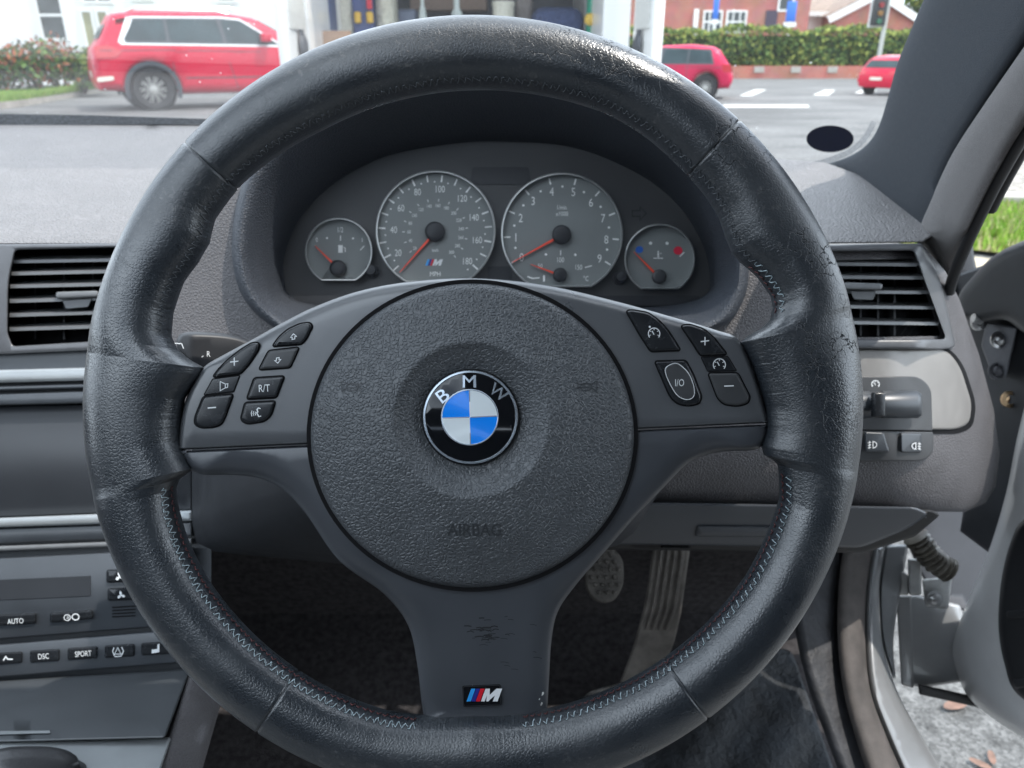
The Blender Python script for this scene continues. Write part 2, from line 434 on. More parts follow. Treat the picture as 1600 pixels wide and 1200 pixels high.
def rim_section(th, phi, lift=0):
    ri = rin(th); a = (ROUT - ri) / 2; rc = (ROUT + ri) / 2
    bb = .0155
    g = 1.0
    for s in SEAMS:
        d = (th - s)
        g -= .045 * math.exp(-(d / .16) ** 2)
    sp = max(0, min(1, (60 - 0 + (470 - ri)) / 60)) if ri < 470 else 0
    c, s = math.cos(phi), math.sin(phi)
    e = .92
    c2 = math.copysign(abs(c) ** e, c); s2 = math.copysign(abs(s) ** e, s)
    return wheelpt(rc - (a * g + lift / PXM) * c2, th, (bb * g + lift) * s2)
mb = MB(); NP = 56; mb.uv = []
rings = []
for th in ths:
    rings.append([rim_section(th, 2 * math.pi * j / NP) for j in range(NP + 1)])
    mb.uv += [((th + 90) / 360 * 1.06, (lambda q: min(q, 2 * math.pi - q) * .0155)(2 * math.pi * j / NP)) for j in range(NP + 1)]
loft(mb, rings, closed=False)
rimo = obj('rim', mb, M['rim'], sw, sharp=80, merge=False)
# baseball stitching along the inner edge
mb = MB()
def stitches(a0, a1, mis, step=1.25, back=True):
    global mb
    mb = MB()
    n = int((a1 - a0) / step); zig = []; red = []
    for i in range(n):
        a = a0 + (i + .5) * step; j = lambda k=.09: random.uniform(-k, k)
        lo, hi = R(19 + random.uniform(-3, 3)), R(28 + random.uniform(-4, 4))
        p = [rim_section(a - step * .5 + j(), hi, .0003), rim_section(a - step * .22 + j(), R(31), .0005), rim_section(a - step * .05 + j(), R(22), .0004), rim_section(a + step * .12 + j(), lo, .0003)]
        tube(mb, p, .00022, 5, mi=mis)
        p = [rim_section(a + step * .12 + j(), lo, .0003), rim_section(a + step * .32 + j(), R(25), .0005), rim_section(a + step * .5 + j(), hi, .0003)]
        tube(mb, p, .00013, 4, mi=mis if back and random.random() < .75 else 1)
        if mis == 0:
            p = [rim_section(a - step * .35 + j(), R(6), .0002), rim_section(a + j(), R(11), .0006), rim_section(a + step * .3 + j(), R(3), .0002)]
            tube(mb, p, .00026, 5, mi=2)
for a0_, a1_ in ((17, 167), (194.8, 261), (-81, -12)):
    if a0_ == 17:
        stitches(17, 27, 0); m1 = mb; stitches(27, 167, 1); m1.add(mb.v, mb.f, 1); mb = m1
    else: stitches(a0_, a1_, 0, back=a0_ > 0)
    obj('stitching', mb, [M['stitch'], M['stitchdark'], M['stitchred']], sw, merge=False)

# spoke trims
HT = .003
def wpos(h): return lambda u, v, off: C(u, v, DW - h + off)
wD = wpos(HT)
part = lambda x: 703 - (x - 280) * 42 / 918.
upper = [(278, 702), (280, 672), (287, 635), (300, 602), (319, 573), (352, 553), (395, 530), (440, 505), (490, 480), (560, 455), (640, 440), (740, 434.5), (850, 445), (960, 470), (1060, 498), (1120, 516), (1150, 527), (1168, 555), (1184, 598), (1196, 640), (1201, part(1201))]
up_out = cr(upper, 6, closed=False)
up_all = up_out + [(x, part(x)) for x in np.linspace(1196, 283, 60)]
def bm_up(x, y):
    if abs(y - part(x)) < 2: return .12
    if x < 325 or x > 1146: return .3
    return min(1, .3 + min(abs(x - 325), abs(x - 1146)) / 60)
mb = MB()
TH = .012
slab(mb, up_all, wD, [(0, TH), (0, .006), (2, .0042), (5, .0028), (9, .0016), (14, .0007), (20, .0002), (28, 0)], res=22, bmul=bm_up)
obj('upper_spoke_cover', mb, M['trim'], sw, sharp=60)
lower = [(1200, part(1200) + 2), (1198, 684), (1188, 699), (1172, 704), (1140, 705), (1110, 709), (1075, 724), (1035, 764), (990, 811), (940, 868), (900, 914), (872, 955), (862, 1000), (858, 1060), (855, 1105), (848, 1132), (822, 1150), (790, 1157), (757, 1159), (720, 1157), (690, 1150), (668, 1136), (659, 1100), (652, 1040), (638, 978), (600, 928), (530, 876), (478, 803), (443, 766), (405, 747), (360, 742), (318, 742), (297, 733), (284, 716), (279, part(279) + 2)]
lo_all = cr(lower, 6, closed=False) + [(x, part(x) + 2) for x in np.linspace(284, 1195, 60)]
def bm_lo(x, y):
    if abs(y - part(x) - 2) < 2: return .1
    if x < 318 or x > 1150: return .3
    if y > 1125: return .35
    return min(1, .3 + min(abs(x - 318), abs(x - 1150)) / 60)
def loD(u, v, off):                   # the lower spoke falls away a little from the hub
    return C(u, v, DW - HT + off + .0008 + .004 * max(0, min(1, (v - 900) / 260)))
mb = MB()
slab(mb, lo_all, loD, [(0, TH), (0, .007), (3, .0048), (8, .003), (14, .0017), (22, .0007), (30, .0002), (38, 0)], res=22, bmul=bm_lo)
random.seed(3)
for i in range(34):                   # dark scuffs above the badge
    x = random.gauss(757, 17); y = random.gauss(990, 11); w = random.uniform(4, 15)
    ribbon(mb, [(x, y), (x + w * .5, y + random.uniform(-1.5, 0)), (x + w, y + random.uniform(-1, 1))], random.uniform(.7, 1.9), loD, -.00003 - i * 4e-7, mi=1)
for i in range(9):
    x = random.uniform(770, 840); y = random.uniform(975, 1050); w = random.uniform(5, 14)
    ribbon(mb, [(x, y), (x + w * .5, y), (x + w, y + random.uniform(0, 2))], .8, loD, -.00006 - i * 4e-7, mi=1)
for x, y, w in ((848, 1084, 3), (846, 1100, 2.4), (843, 1092, 1.5), (738, 1072, 1.5)):
    poly(mb, [(x + (px - x) * random.uniform(.4, 1), y + (py - y) * random.uniform(.5, 1)) for px, py in ell(x, y, w * .75, w * 1.6, 12, 20)], loD, -.00011, mi=2)
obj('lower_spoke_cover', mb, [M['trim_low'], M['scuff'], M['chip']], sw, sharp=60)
# dark gap round the airbag
PAD = [(738 + (253 if c > -9 else 0) * c, 680.5 + 238 * s) for c, s in ((math.cos(t), math.sin(t)) for t in np.linspace(0, 2 * math.pi, 121)[:-1])]
mb = MB()
slab(mb, [(738 + 259 * (x - 738) / 253, 680.5 + 244 * (y - 680.5) / 238) for x, y in PAD], wpos(HT + .0009), [(0, .006), (0, 0)])
obj('airbag_gap', mb, M['gap'], sw)
def padh(u, v):
    r = math.hypot((u - 738) / 253, (v - 680) / 238)
    h = HT + .0035 + .011 * (1 - min(1, r) ** 2.2)
    q = math.hypot(u - 736, v - 656) / 120
    t = max(0, min(1, (q - .95) / .07)); t = t * t * (3 - 2 * t)
    return h - .0014 * (1 - t) - .021 * max(0, .97 - max(q, .62))
pp = lambda u, v, off: C(u, v, DW - padh(u, v) + off)
mb = MB()
slab(mb, PAD, pp, [(0, .006)] + [(11 * (1 - math.cos(a)), .0036 * (1 - math.sin(a))) for a in np.linspace(0, math.pi / 2, 6)], res=4)
text(mb, 'AIRBAG', 741, 828, 19, pp, -.00035, ws=.9, mi=1)
for cx, s in ((917, 1), (549, -1)):   # moulded horn symbols
    X = lambda a: cx + s * a
    ribbon(mb, [(X(-16), 597), (X(-14), 600), (X(8), 600), (X(15), 595)], 1.3, pp, -.0003, mi=1)
    ribbon(mb, [(X(-15), 608), (X(-12), 605), (X(8), 606), (X(15), 612), (X(16), 596)], 1.3, pp, -.00035, mi=1)
    ribbon(mb, ell(X(-1), 604.5, 9, 6, 20), 1.3, pp, -.00045, closed=True, mi=1)
padmold = mat('moulded_airbag_mark', (.03, .033, .037), .5, var=.1)  # relief in the pad vinyl; dark colour stands in for its edge shade
obj('airbag_cover', mb, [M['pad'], padmold], sw, sharp=60)
# roundel emblem
EX, EY = 735, 652
hE = padh(EX + 66, EY) + .0042
def ep(u, v, off):
    q = math.hypot(u - EX, v - EY) / 77
    return C(u, v, DW - hE + off + .0016 * q * q)
em = MB()
slab(em, ell(EX, EY, 77, 76, 72), ep, [(0, .005), (0, .0012), (1.5, .0004), (3.5, 0)], res=9)
emb = obj('emblem', em, M['blackgloss'], sw, sharp=60)
mb = MB(); e1 = ell(EX, EY, 74, 73, 72)
slab(mb, e1, ep, [(0, .0004), (0, -.0003), (.5, -.0005)], holes=[ell(EX, EY, 70.5, 69.5, 72)])
slab(mb, ell(EX - 1, EY, 45, 44, 60), ep, [(0, .0003), (0, -.0004), (.4, -.0005)], holes=[ell(EX - 1, EY, 43, 42, 60)])
ribbon(mb, [(EX - 1.5, EY - 42), (EX, EY + 42)], 1.5, ep, -.0005); 
ribbon(mb, [(EX - 43, EY + 1), (EX - 2, EY)], 1.5, ep, -.00045); ribbon(mb, [(EX + 1, EY), (EX + 41, EY - 2)], 1.5, ep, -.00045)
obj('chrome_ring', mb, M['embsilver'], emb)
mb = MB()
for k in range(4):
    a0 = k * 90 - 2
    q = [(EX - 1, EY)] + [(EX - 1 + 43 * math.cos(R(a)), EY + 42 * math.sin(R(a))) for a in np.linspace(a0, a0 + 90, 14)]
    poly(mb, q, ep, -.0003, mi=0 if k in (0, 2) else 1)
obj('quadrant', mb, [M['blue'], M['enwhite']], emb, merge=False)
mb = MB()
for ch, x, y, rot, hh, ws in (('B', 691.5, 618, 37, 20, 1.12), ('M', 733, 596, 1, 19, 1.1), ('W', 779, 613, -37, 19, .98)):
    text(mb, ch, x, y, hh, ep, -.0004, ws=ws, rot=rot)
    text(mb, ch, x + .4, y, hh, ep, -.00036, ws=ws * 1.07, rot=rot)
obj('lettering', mb, M['embsilver'], emb, merge=False)

# spoke buttons
BT = {}
def button(name, pts, r, raise_=.0018, mt='button', icon=None, label=None, gap=2.2, tilt=None):
    ol = rnd(pts, [max(4.6, q) for q in r] if isinstance(r, list) else max(r, 1.5))
    bv = 4.0 if isinstance(r, list) else 1.2
    g = MB(); slab(g, [tuple(q) for q in inset(ol if area(ol) > 0 else ol[::-1], -gap)], wpos(HT + .0002), [(0, .004), (0, 0)], mi=1)
    slab(g, ol, wpos(HT + raise_), bev(bv, .0011 * bv / 4, raise_ + .002, 4), mi=0)
    b = obj(name, g, [M[mt], M['gap']], sw, sharp=50)
    if icon:
        im = MB(); icon(im, wpos(HT + raise_ + .00012)); obj('symbol', im, M['white'], b, merge=False)
    return b
def ic_plus(x, y, s, rot=0):
    def f(mb, p):
        t = .13; q = [(-1, -t), (-t, -t), (-t, -1), (t, -1), (t, -t), (1, -t), (1, t), (t, t), (t, 1), (-t, 1), (-t, t), (-1, t)]
        poly(mb, [(x + s * a, y + s * b - .12 * s * a) for a, b in q], p, 0)
    return f
def ic_line(x, y, s, sl=0): return lambda mb, p: ribbon(mb, [(x - s, y + sl), (x + s, y - sl)], 1.9, p, 0)
def ic_speaker(mb, p):
    ribbon(mb, [(344, 596), (344, 610.5), (352, 606), (352, 600)], 1.2, p, 0, closed=True)
    ribbon(mb, [(352.6, 600), (356, 599.5), (355.5, 605.3), (352.6, 606)], 1.2, p, -.00002)
def ic_arrow(x, y, s, k):
    return lambda mb, p: ribbon(mb, [(x + s * a, y + k * s * b - a * .8) for a, b in ((0, -1.05), (1.15, .1), (.5, .1), (.5, .95), (-.5, .95), (-.5, .1), (-1.15, .1))], 1.25, p, 0, closed=True)
def ic_text(s, x, y, h, ws): return lambda mb, p: text(mb, s, x, y, h, p, 0, ws=ws, rot=3)
def ic_voice(mb, p):
    ribbon(mb, [(404, 637), (401.5, 640), (403, 643.5), (401, 645), (403, 648), (404, 651)], 1.8, p, 0)
    ribbon(mb, [(403, 637), (407, 638.5)], 1.4, p, -.00002); ribbon(mb, [(404, 651), (408, 650)], 1.4, p, -.00003)
    for i, x in enumerate((399, 396, 393)):
        h = 3 + i * .8; ribbon(mb, [(x + .8, 646 - h), (x - .6, 646), (x + .8, 646 + h)], 1.1, p, -.00002)
def ic_dial(x, y, s, dot=False):
    def f(mb, p):
        ribbon(mb, [(x + s * math.cos(R(a)), y + s * math.sin(R(a))) for a in range(140, 401, 13)], 1.5, p, 0)
        ribbon(mb, [(x, y + 1.5), (x - s * .35, y - s * .5)], 1.4, p, -.00002)
        for a in (160, 215, 270, 325, 380):
            c, q = math.cos(R(a)), math.sin(R(a)); ribbon(mb, [(x + s * .62 * c, y + s * .62 * q), (x + s * .9 * c, y + s * .9 * q)], 1.1, p, -.00002)
        if dot: poly(mb, ell(x - s * .75, y - s * 1.2, 1.7, 1.7, 10), p, 0)
    return f
button('volume_button', [(333, 589), (342, 577), (356, 563), (376, 547), (394, 536), (405, 536), (403, 547), (390, 568), (375, 584)], [2, 4, 5, 5, 5, 5, 5, 8, 2], icon=ic_plus(366, 565, 6.5))
button('volume_icon_panel', [(332.5, 592.5), (374.5, 587), (365, 612), (319, 617)], 1, raise_=.0005, icon=ic_speaker, gap=1.2)
button('volume_button', [(318, 620), (364, 616), (352, 650), (346, 663), (334, 667), (316, 668.5), (304.5, 663), (305, 652)], [1, 2, 8, 6, 6, 6, 8, 8], icon=ic_line(331, 637, 6.5, .5))
button('track_button', [(426, 541), (437, 526), (451, 514.5), (470, 506), (484, 504.5), (488, 510), (478, 530), (471, 537.5)], [2, 5, 5, 6, 6, 6, 6, 3], icon=ic_arrow(458.5, 526, 4.2, 1))
button('track_button', [(420, 548.5), (467, 543), (453, 574), (405, 577.5)], [1, 3, 3, 2], icon=ic_arrow(434, 563, 4.2, -1), mt='button_dull')
button('radio_phone_button', [(397.5, 591), (444, 588), (431.5, 621), (386, 623.5)], [1, 4, 4, 2], icon=ic_text('R/T', 413, 606.5, 11.5, .75))
button('voice_button', [(383, 629.5), (430, 627), (423, 649), (413, 658), (386, 662), (376.5, 656)], [1, 4, 6, 6, 8, 6], icon=ic_voice)
button('cruise_button', [(979, 486), (988, 485), (1012, 489), (1029, 501), (1044, 517), (1063, 547), (1017, 549), (1000, 523)], [3, 4, 6, 6, 6, 2, 2, 8], icon=ic_dial(1022, 521.5, 9, True))
io_b = button('cruise_power_button', [(1023.5, 565), (1071, 563.5), (1082, 583), (1096, 620), (1092, 630.5), (1075, 634), (1058, 630.5), (1047, 619)], [1, 4, 8, 6, 6, 8, 8, 8])
mb = MB(); ring_ = cr([(1038.7, 578), (1047.5, 569), (1060, 568), (1075.5, 582), (1084, 601), (1085, 618), (1075, 625), (1059, 619), (1046, 599.5)], 5)
slab(mb, ring_, wpos(HT + .0026), bev(3, .0007, .002), mi=0)
rg = MB(); 
o_ = obj('rocker_pad', mb, M['button_dull'], io_b, sharp=60)
mb = MB(); ribbon(mb, [tuple(q) for q in inset(ring_, .6)], 1.1, wpos(HT + .0022), -.0003, closed=True); text(mb, 'I/O', 1062, 598, 11, wpos(HT + .0026), -.00015, ws=.72)
obj('symbol', mb, M['white'], io_b, merge=False)
button('speed_button', [(1064.5, 509), (1078, 507.5), (1100, 515), (1116, 529), (1135.5, 553.5), (1095, 555.5), (1081, 534)], [4, 5, 6, 6, 2, 2, 8], icon=ic_plus(1101.5, 533, 6.5))
button('speed_icon_panel', [(1096, 558.5), (1137, 557), (1150.5, 579), (1106, 580)], 1, raise_=.0005, icon=ic_dial(1124, 570, 9.5), gap=1.2)
button('speed_button', [(1107, 583.5), (1152.5, 583), (1171.5, 620), (1169, 629), (1155, 634), (1132, 632), (1121.5, 622)], [1, 4, 6, 6, 8, 8, 8], icon=ic_line(1139, 603, 7.5, .3), mt='button_dull')
# small badge on the lower spoke
bp_ = lambda u, v, off: C(u, v, DW - HT + off + .0008 + .004 * (1086 - 900) / 260)
mb = MB(); slab(mb, rnd([(722, 1071.5), (782, 1069), (784, 1102), (724, 1105)], 3), bp_, [(0, .003), (0, -.0007), (1.2, -.0012)], mi=0)
ribbon(mb, rnd([(723.5, 1073), (781, 1070.5), (782.5, 1100.8), (725, 1103.6)], 3), .9, bp_, -.00135, closed=True, mi=1)
bd = obj('badge', mb, [M['blackgloss'], M['hub']], sw)
mb = MB()
def mlogo(mb, x0, y0, h, p, off, slant=.36, w=1.0, m0=0):
    # three slanted stripes and a slanted block letter
    X = lambda t, y: x0 + t * h * w + (y0 + h - y) * slant
    for i in range(3):
        a = i * .36
        poly(mb, [(X(a, y0), y0), (X(a + .33, y0), y0), (X(a + .33, y0 + h), y0 + h), (X(a, y0 + h), y0 + h)], p, off, mi=m0 + i)
    a = 1.12
    L_ = [(0, 1), (.0, 0), (.34, 0), (.5, .5), (.86, 0), (1.3, 0), (1.3, 1), (.93, 1), (.93, .52), (.56, 1), (.42, 1), (.3, .52), (.3, 1)]
    poly(mb, [(X(a + q, y0 + t * h), y0 + t * h) for q, t in L_], p, off, mi=m0 + 3)
mlogo(mb, 729, 1076, 20, bp_, -.0014)
obj('badge_stripes', mb, [M['m_lb'], M['m_b'], M['m_r'], M['white']], bd, merge=False)

# =================================================================== DASHBOARD
dash = thing('dashboard', 'grey grained dashboard with hooded binnacle and two slatted air vents behind the wheel', 'dashboard', C(740, 700, .62))
# upper pad
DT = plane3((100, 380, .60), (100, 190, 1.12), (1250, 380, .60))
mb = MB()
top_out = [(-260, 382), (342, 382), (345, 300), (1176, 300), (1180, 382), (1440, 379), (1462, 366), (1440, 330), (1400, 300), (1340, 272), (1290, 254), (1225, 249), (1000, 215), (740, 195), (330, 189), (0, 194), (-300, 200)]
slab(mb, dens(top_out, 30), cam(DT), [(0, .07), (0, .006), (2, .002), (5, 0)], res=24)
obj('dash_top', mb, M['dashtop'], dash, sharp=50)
# black edge of the windscreen at the foot of the glass
BL = [(374, 400), (379, 330), (402, 262), (470, 182), (600, 126), (750, 106), (900, 126), (1028, 188), (1108, 270), (1148, 350), (1158, 425), (1146, 474), (1112, 508), (1000, 530), (750, 538), (500, 530), (432, 503), (390, 460)]
Bc = resample(cr(BL, 8), 120)
DF = .585
face_out = [(205, 386), (300, 386), (318, 360), (332, 322), (372, 258), (468, 160), (600, 106), (750, 84), (900, 106), (1035, 168), (1122, 250), (1172, 340), (1186, 383), (1290, 383), (1440, 380), (1478, 425), (1500, 470), (1530, 555), (1553, 640), (1562, 710), (1556, 760), (1540, 786), (1508, 800), (1300, 797), (1000, 789), (760, 789), (420, 789), (205, 700)]
vent_r = rnd([(1285, 393), (1428, 391.5), (1480, 531), (1285, 533)], [2, 8, 8, 2])
def faceD(u, v):
    d = DF
    if u > 1380: d += .12 * ((u - 1380) / 180) ** 2.2
    if v > 690 and u > 300: d += .03 * min(1, ((v - 690) / 100)) ** 2
    return d
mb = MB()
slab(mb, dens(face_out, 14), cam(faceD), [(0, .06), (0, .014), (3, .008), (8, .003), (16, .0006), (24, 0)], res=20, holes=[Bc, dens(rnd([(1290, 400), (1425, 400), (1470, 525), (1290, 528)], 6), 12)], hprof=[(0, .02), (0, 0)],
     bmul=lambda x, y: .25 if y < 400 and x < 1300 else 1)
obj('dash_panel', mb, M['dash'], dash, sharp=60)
# binnacle hood: lip, throat
CLU = resample(cr([(446, 440), (445, 402), (468, 345), (520, 290), (600, 247), (700, 227), (790, 223), (900, 233), (1000, 275), (1062, 325), (1098, 385), (1108, 430), (1096, 466), (1000, 478), (750, 480), (520, 475), (455, 463)], 8), 120)
def align(a, b):                      # rotate b so that it starts nearest a's start, same direction
    if (area(a) > 0) != (area(b) > 0): b = b[::-1]
    ang = lambda p: math.atan2(p[1] - 370, p[0] - 760)
    k = min(range(len(b)), key=lambda i: abs((ang(b[i]) - ang(a[0]) + math.pi) % (2 * math.pi) - math.pi)); return b[k:] + b[:k]
CLU = align(Bc, CLU)
mixr = lambda a, b, t: [(p[0] * (1 - t) + q[0] * t, p[1] * (1 - t) + q[1] * t) for p, q in zip(a, b)]
BcO = [(760 + (x - 760) * 1.03, 350 + (y - 350) * 1.03) for x, y in Bc]
def ringC(pts, d): return [C(x, y, d) for x, y in pts]
mb = MB()
loft(mb, [ringC(BcO, .59), ringC(BcO, .577), ringC(mixr(BcO, Bc, .35), .57), ringC(mixr(BcO, Bc, .8), .566), ringC(mixr(Bc, CLU, .04), .566), ringC(mixr(Bc, CLU, .12), .569), ringC(mixr(Bc, CLU, .22), .576), ringC(mixr(Bc, CLU, .4), .59), ringC(mixr(Bc, CLU, .7), .62), ringC(mixr(Bc, CLU, .92), .645), ringC(mixr(Bc, CLU, 1.0), .66)])
obj('binnacle_hood', mb, M['hood'], dash, sharp=60)

# vents
VF = mat('vent_frame_plastic', (.085, .088, .095), .35, spec=.8, bump=[('noise', 2200, .00004)])
def vent(frame_pts, fr, open_pts, orr, D, slats, tab, lab, fins, back):
    fo, oo = rnd(frame_pts, fr), rnd(open_pts, orr)
    mb = MB(); slab(mb, dens(fo, 12), cam(D), bev(4, .002, .02), holes=[dens(oo, 12)], hprof=[(0, .035), (0, .003), (1.0, .0006), (2.5, 0)], res=None)
    v = obj('air_vent', mb, VF, dash, sharp=50); v['label'] = lab
    mb = MB(); poly(mb, dens([tuple(q) for q in inset(oo if area(oo) > 0 else oo[::-1], -6)], 12), cam(D), .034); obj('vent_shaft', mb, M['gap'], v)
    for (x0, y0, x1, y1) in slats:
        mb = MB(); w = 2.4
        p = cam(D)
        a = [p(x0, y0 - w, .006), p(x1, y1 - w, .006), p(x1, y1 + w, .006), p(x0, y0 + w, .006)]
        bk = [p(x0, y0 - w - 6, .026), p(x1, y1 - w - 6, .026), p(x1, y1 + w - 7, .026), p(x0, y0 + w - 7, .026)]
        mb.add(a + bk, [(0, 1, 2, 3), (0, 4, 5, 1), (3, 2, 6, 7), (1, 5, 6, 2), (0, 3, 7, 4)])
        obj('slat', mb, M['slat'], v)
    for (x0, y0, y1) in fins:
        mb = MB(); p = cam(D)
        mb.add([p(x0 - 1.5, y0, .028), p(x0 + 1.5, y0, .028), p(x0 + 1.5, y1, .028), p(x0 - 1.5, y1, .028), p(x0 - 1.5, y0, .033), p(x0 + 1.5, y0, .033), p(x0 + 1.5, y1, .033), p(x0 - 1.5, y1, .033)], [(0, 1, 2, 3), (0, 4, 5, 1), (1, 5, 6, 2), (2, 6, 7, 3), (3, 7, 4, 0)])
        obj('fin', mb, M['ventblack'], v)
    mb = MB(); slab(mb, rnd(tab, 5), cam(D), bev(3, .002, .012), res=None)
    slab(mb, rnd([(tab[0][0] + 10, tab[3][1] + 2), (tab[1][0] - 10, tab[2][1] + 2), (tab[1][0] - 16, tab[2][1] + 16), (tab[0][0] + 16, tab[3][1] + 16)], 3), cam(D), [(0, .012), (0, .006), (1, .005)])
    obj('adjuster_tab', mb, M['slat'], v)
    return v
DL = plane3((0, 380, .60), (200, 380, .60), (0, 640, .605))
vent([(-60, 382), (215, 380), (190, 545), (-60, 556)], 2, [(24, 390.5), (205, 386), (185, 531), (20, 541), (12, 520), (13, 440)], [6, 3, 3, 6, 6, 20], DL,
     [(21, 409, 190, 406), (18, 428, 186, 424), (16, 448, 182, 444), (15, 471, 182, 466), (15, 493, 176, 488), (15, 515, 172, 510)], [(87, 456), (154, 454), (154, 464), (87, 467)], 'slatted black vent with slim adjuster tab left of the wheel', [(55, 400, 530), (100, 400, 530), (145, 400, 530)], None)
DR = lambda u, v: .574 + max(0, u - 1440) * .0008
vent([(1270, 383), (1440, 380), (1468, 432), (1494, 543), (1470, 546), (1270, 544)], [2, 6, 20, 10, 6, 2], [(1275, 393), (1427, 391.5), (1478, 530), (1275, 531)], [2, 6, 8, 2], DR,
     [(1290, 412.5, 1434, 414), (1290, 433, 1444, 434.5), (1290, 456, 1452, 457), (1300, 479, 1460, 481), (1310, 504, 1467, 506)], [(1318, 441), (1380, 443), (1378, 453), (1318, 452)], 'slatted black vent at the door end of the dashboard', [(1345, 398, 525), (1372, 398, 525), (1398, 398, 525)], None)
# warm silver trim on the right with the light switches
TR = lambda u, v: faceD(u, v) - .006
mb = MB()
slab(mb, dens(rnd([(1240, 545), (1478, 545), (1500, 572), (1519, 632), (1514, 662), (1494, 671), (1240, 673)], [2, 18, 30, 20, 12, 14, 2]), 10), cam(TR), bev(4, .003, .012), res=16)
obj('trim_strip', mb, M['titan'], dash, sharp=50)
mb = MB(); slab(mb, dens(rnd([(1240, 541), (1482, 541), (1506, 570), (1526, 632), (1520, 668), (1498, 678), (1240, 679)], [2, 18, 30, 20, 12, 14, 2]), 10), cam(lambda u, v: faceD(u, v) - .0012), [(0, .006), (0, 0)], res=20)
obj('trim_shadow_gap', mb, M['gap'], dash)
swp = MB(); slab(swp, dens(rnd([(1250, 588), (1436, 588), (1455, 606), (1457, 673), (1250, 671)], [2, 14, 14, 2, 2]), 10), cam(lambda u, v: TR(u, v) - .0015), bev(2, .001, .006))
sp_ = obj('light_switch_panel', swp, M['button_dull'], dash, sharp=50)
mb = MB(); pR = cam(lambda u, v: TR(u, v) - .004)
# rotary barrel: horizontal half cylinder with a thumb grip
prof = []
for k, (x, rr) in enumerate(((1335, 18), (1340, 21.5), (1358, 21.5), (1360, 20), (1378, 20), (1380, 21.5), (1434, 21.5), (1440, 17), (1440, 3))):
    prof.append([C(x, 632 - rr * math.cos(a), TR(1400, 632) - .001 - .012 * math.sin(a) * rr / 21.5) for a in np.linspace(0, math.pi, 15)])
loft(mb, prof, closed=False); obj('headlight_dial', mb, M['panelblack'], sp_, sharp=40)
mb = MB(); box(mb, (-.0045, -.009, 0), (.0045, .009, .006), M=camM(1369, 632, TR(1369, 632) - .011), b=.0015); obj('dial_grip', mb, M['button'], sp_)
mb = MB(); ic_dial(1368, 600.5, 6)(mb, cam(lambda u, v: TR(u, v) - .0017)); obj('symbol', mb, M['white'], sp_, merge=False)
fp = MB(); slab(fp, dens(rnd([(1250, 671), (1458, 675), (1459, 706), (1444, 720), (1250, 721)], [2, 3, 14, 14, 2]), 10), cam(lambda u, v: TR(u, v) - .001), bev(2, .001, .006))
fp_ = obj('fog_light_panel', fp, M['button_dull'], dash, sharp=50)
def ic_fog(x, y, s):
    def f(mb, p):
        ribbon(mb, [(x, y - 5), (x, y + 5)] + [(x + s * 6 * math.cos(R(a)), y + 5 * math.sin(R(a))) for a in (70, 40, 10, -20, -50, -75)], 1.3, p, 0, closed=True)
        for k in (-4, 0, 4): ribbon(mb, [(x - s * 3, y + k), (x - s * 8, y + k + 1)], 1.2, p, 0)
        ribbon(mb, [(x - s * 5.5, y - 6), (x - s * 5, y), (x - s * 6, y + 6)], 1.0, p, -.00004)
    return f
for pts, ic in (([(1351, 674.5), (1381, 676), (1390, 706), (1352, 706)], ic_fog(1364, 695, 1)), ([(1407, 676.5), (1440, 677.5), (1440, 707), (1408, 707)], ic_fog(1431, 697, -1))):
    D_ = lambda u, v: TR(u, v) - .0035
    mb = MB(); slab(mb, rnd(pts, 4), cam(D_), bev(2.5, .0012, .005)); b = obj('fog_light_button', mb, M['panelblack'], fp_, sharp=50)
    mb = MB(); ic(mb, cam(lambda u, v: D_(u, v) - .0002)); obj('symbol', mb, M['white'], b, merge=False)
# lower knee panel
mb = MB()
kD = plane3((1000, 790, .60), (1440, 797, .60), (1000, 855, .63))
slab(mb, dens(rnd([(860, 782), (1430, 792), (1452, 802), (1420, 826), (1345, 856), (1000, 851), (860, 850)], [2, 8, 10, 20, 12, 2, 2]), 14), cam(kD), bev(5, .004, .05), res=24)
slab(mb, dens(rnd([(1090, 822), (1300, 824), (1296, 840), (1086, 838)], 3), 10), cam(kD), [(0, .002), (0, -.0015), (2, -.0025)])
obj('knee_panel', mb, M['trim_low'], dash, sharp=50)
mb = MB(); slab(mb, dens(rnd([(860, 786), (1456, 796), (1470, 804), (1430, 838), (1350, 864), (860, 858)], 8), 14), cam(lambda u, v: kD(u, v) + .006), bev(5, .004, .04), res=24); obj('panel_seam', mb, M['rubber'], dash)

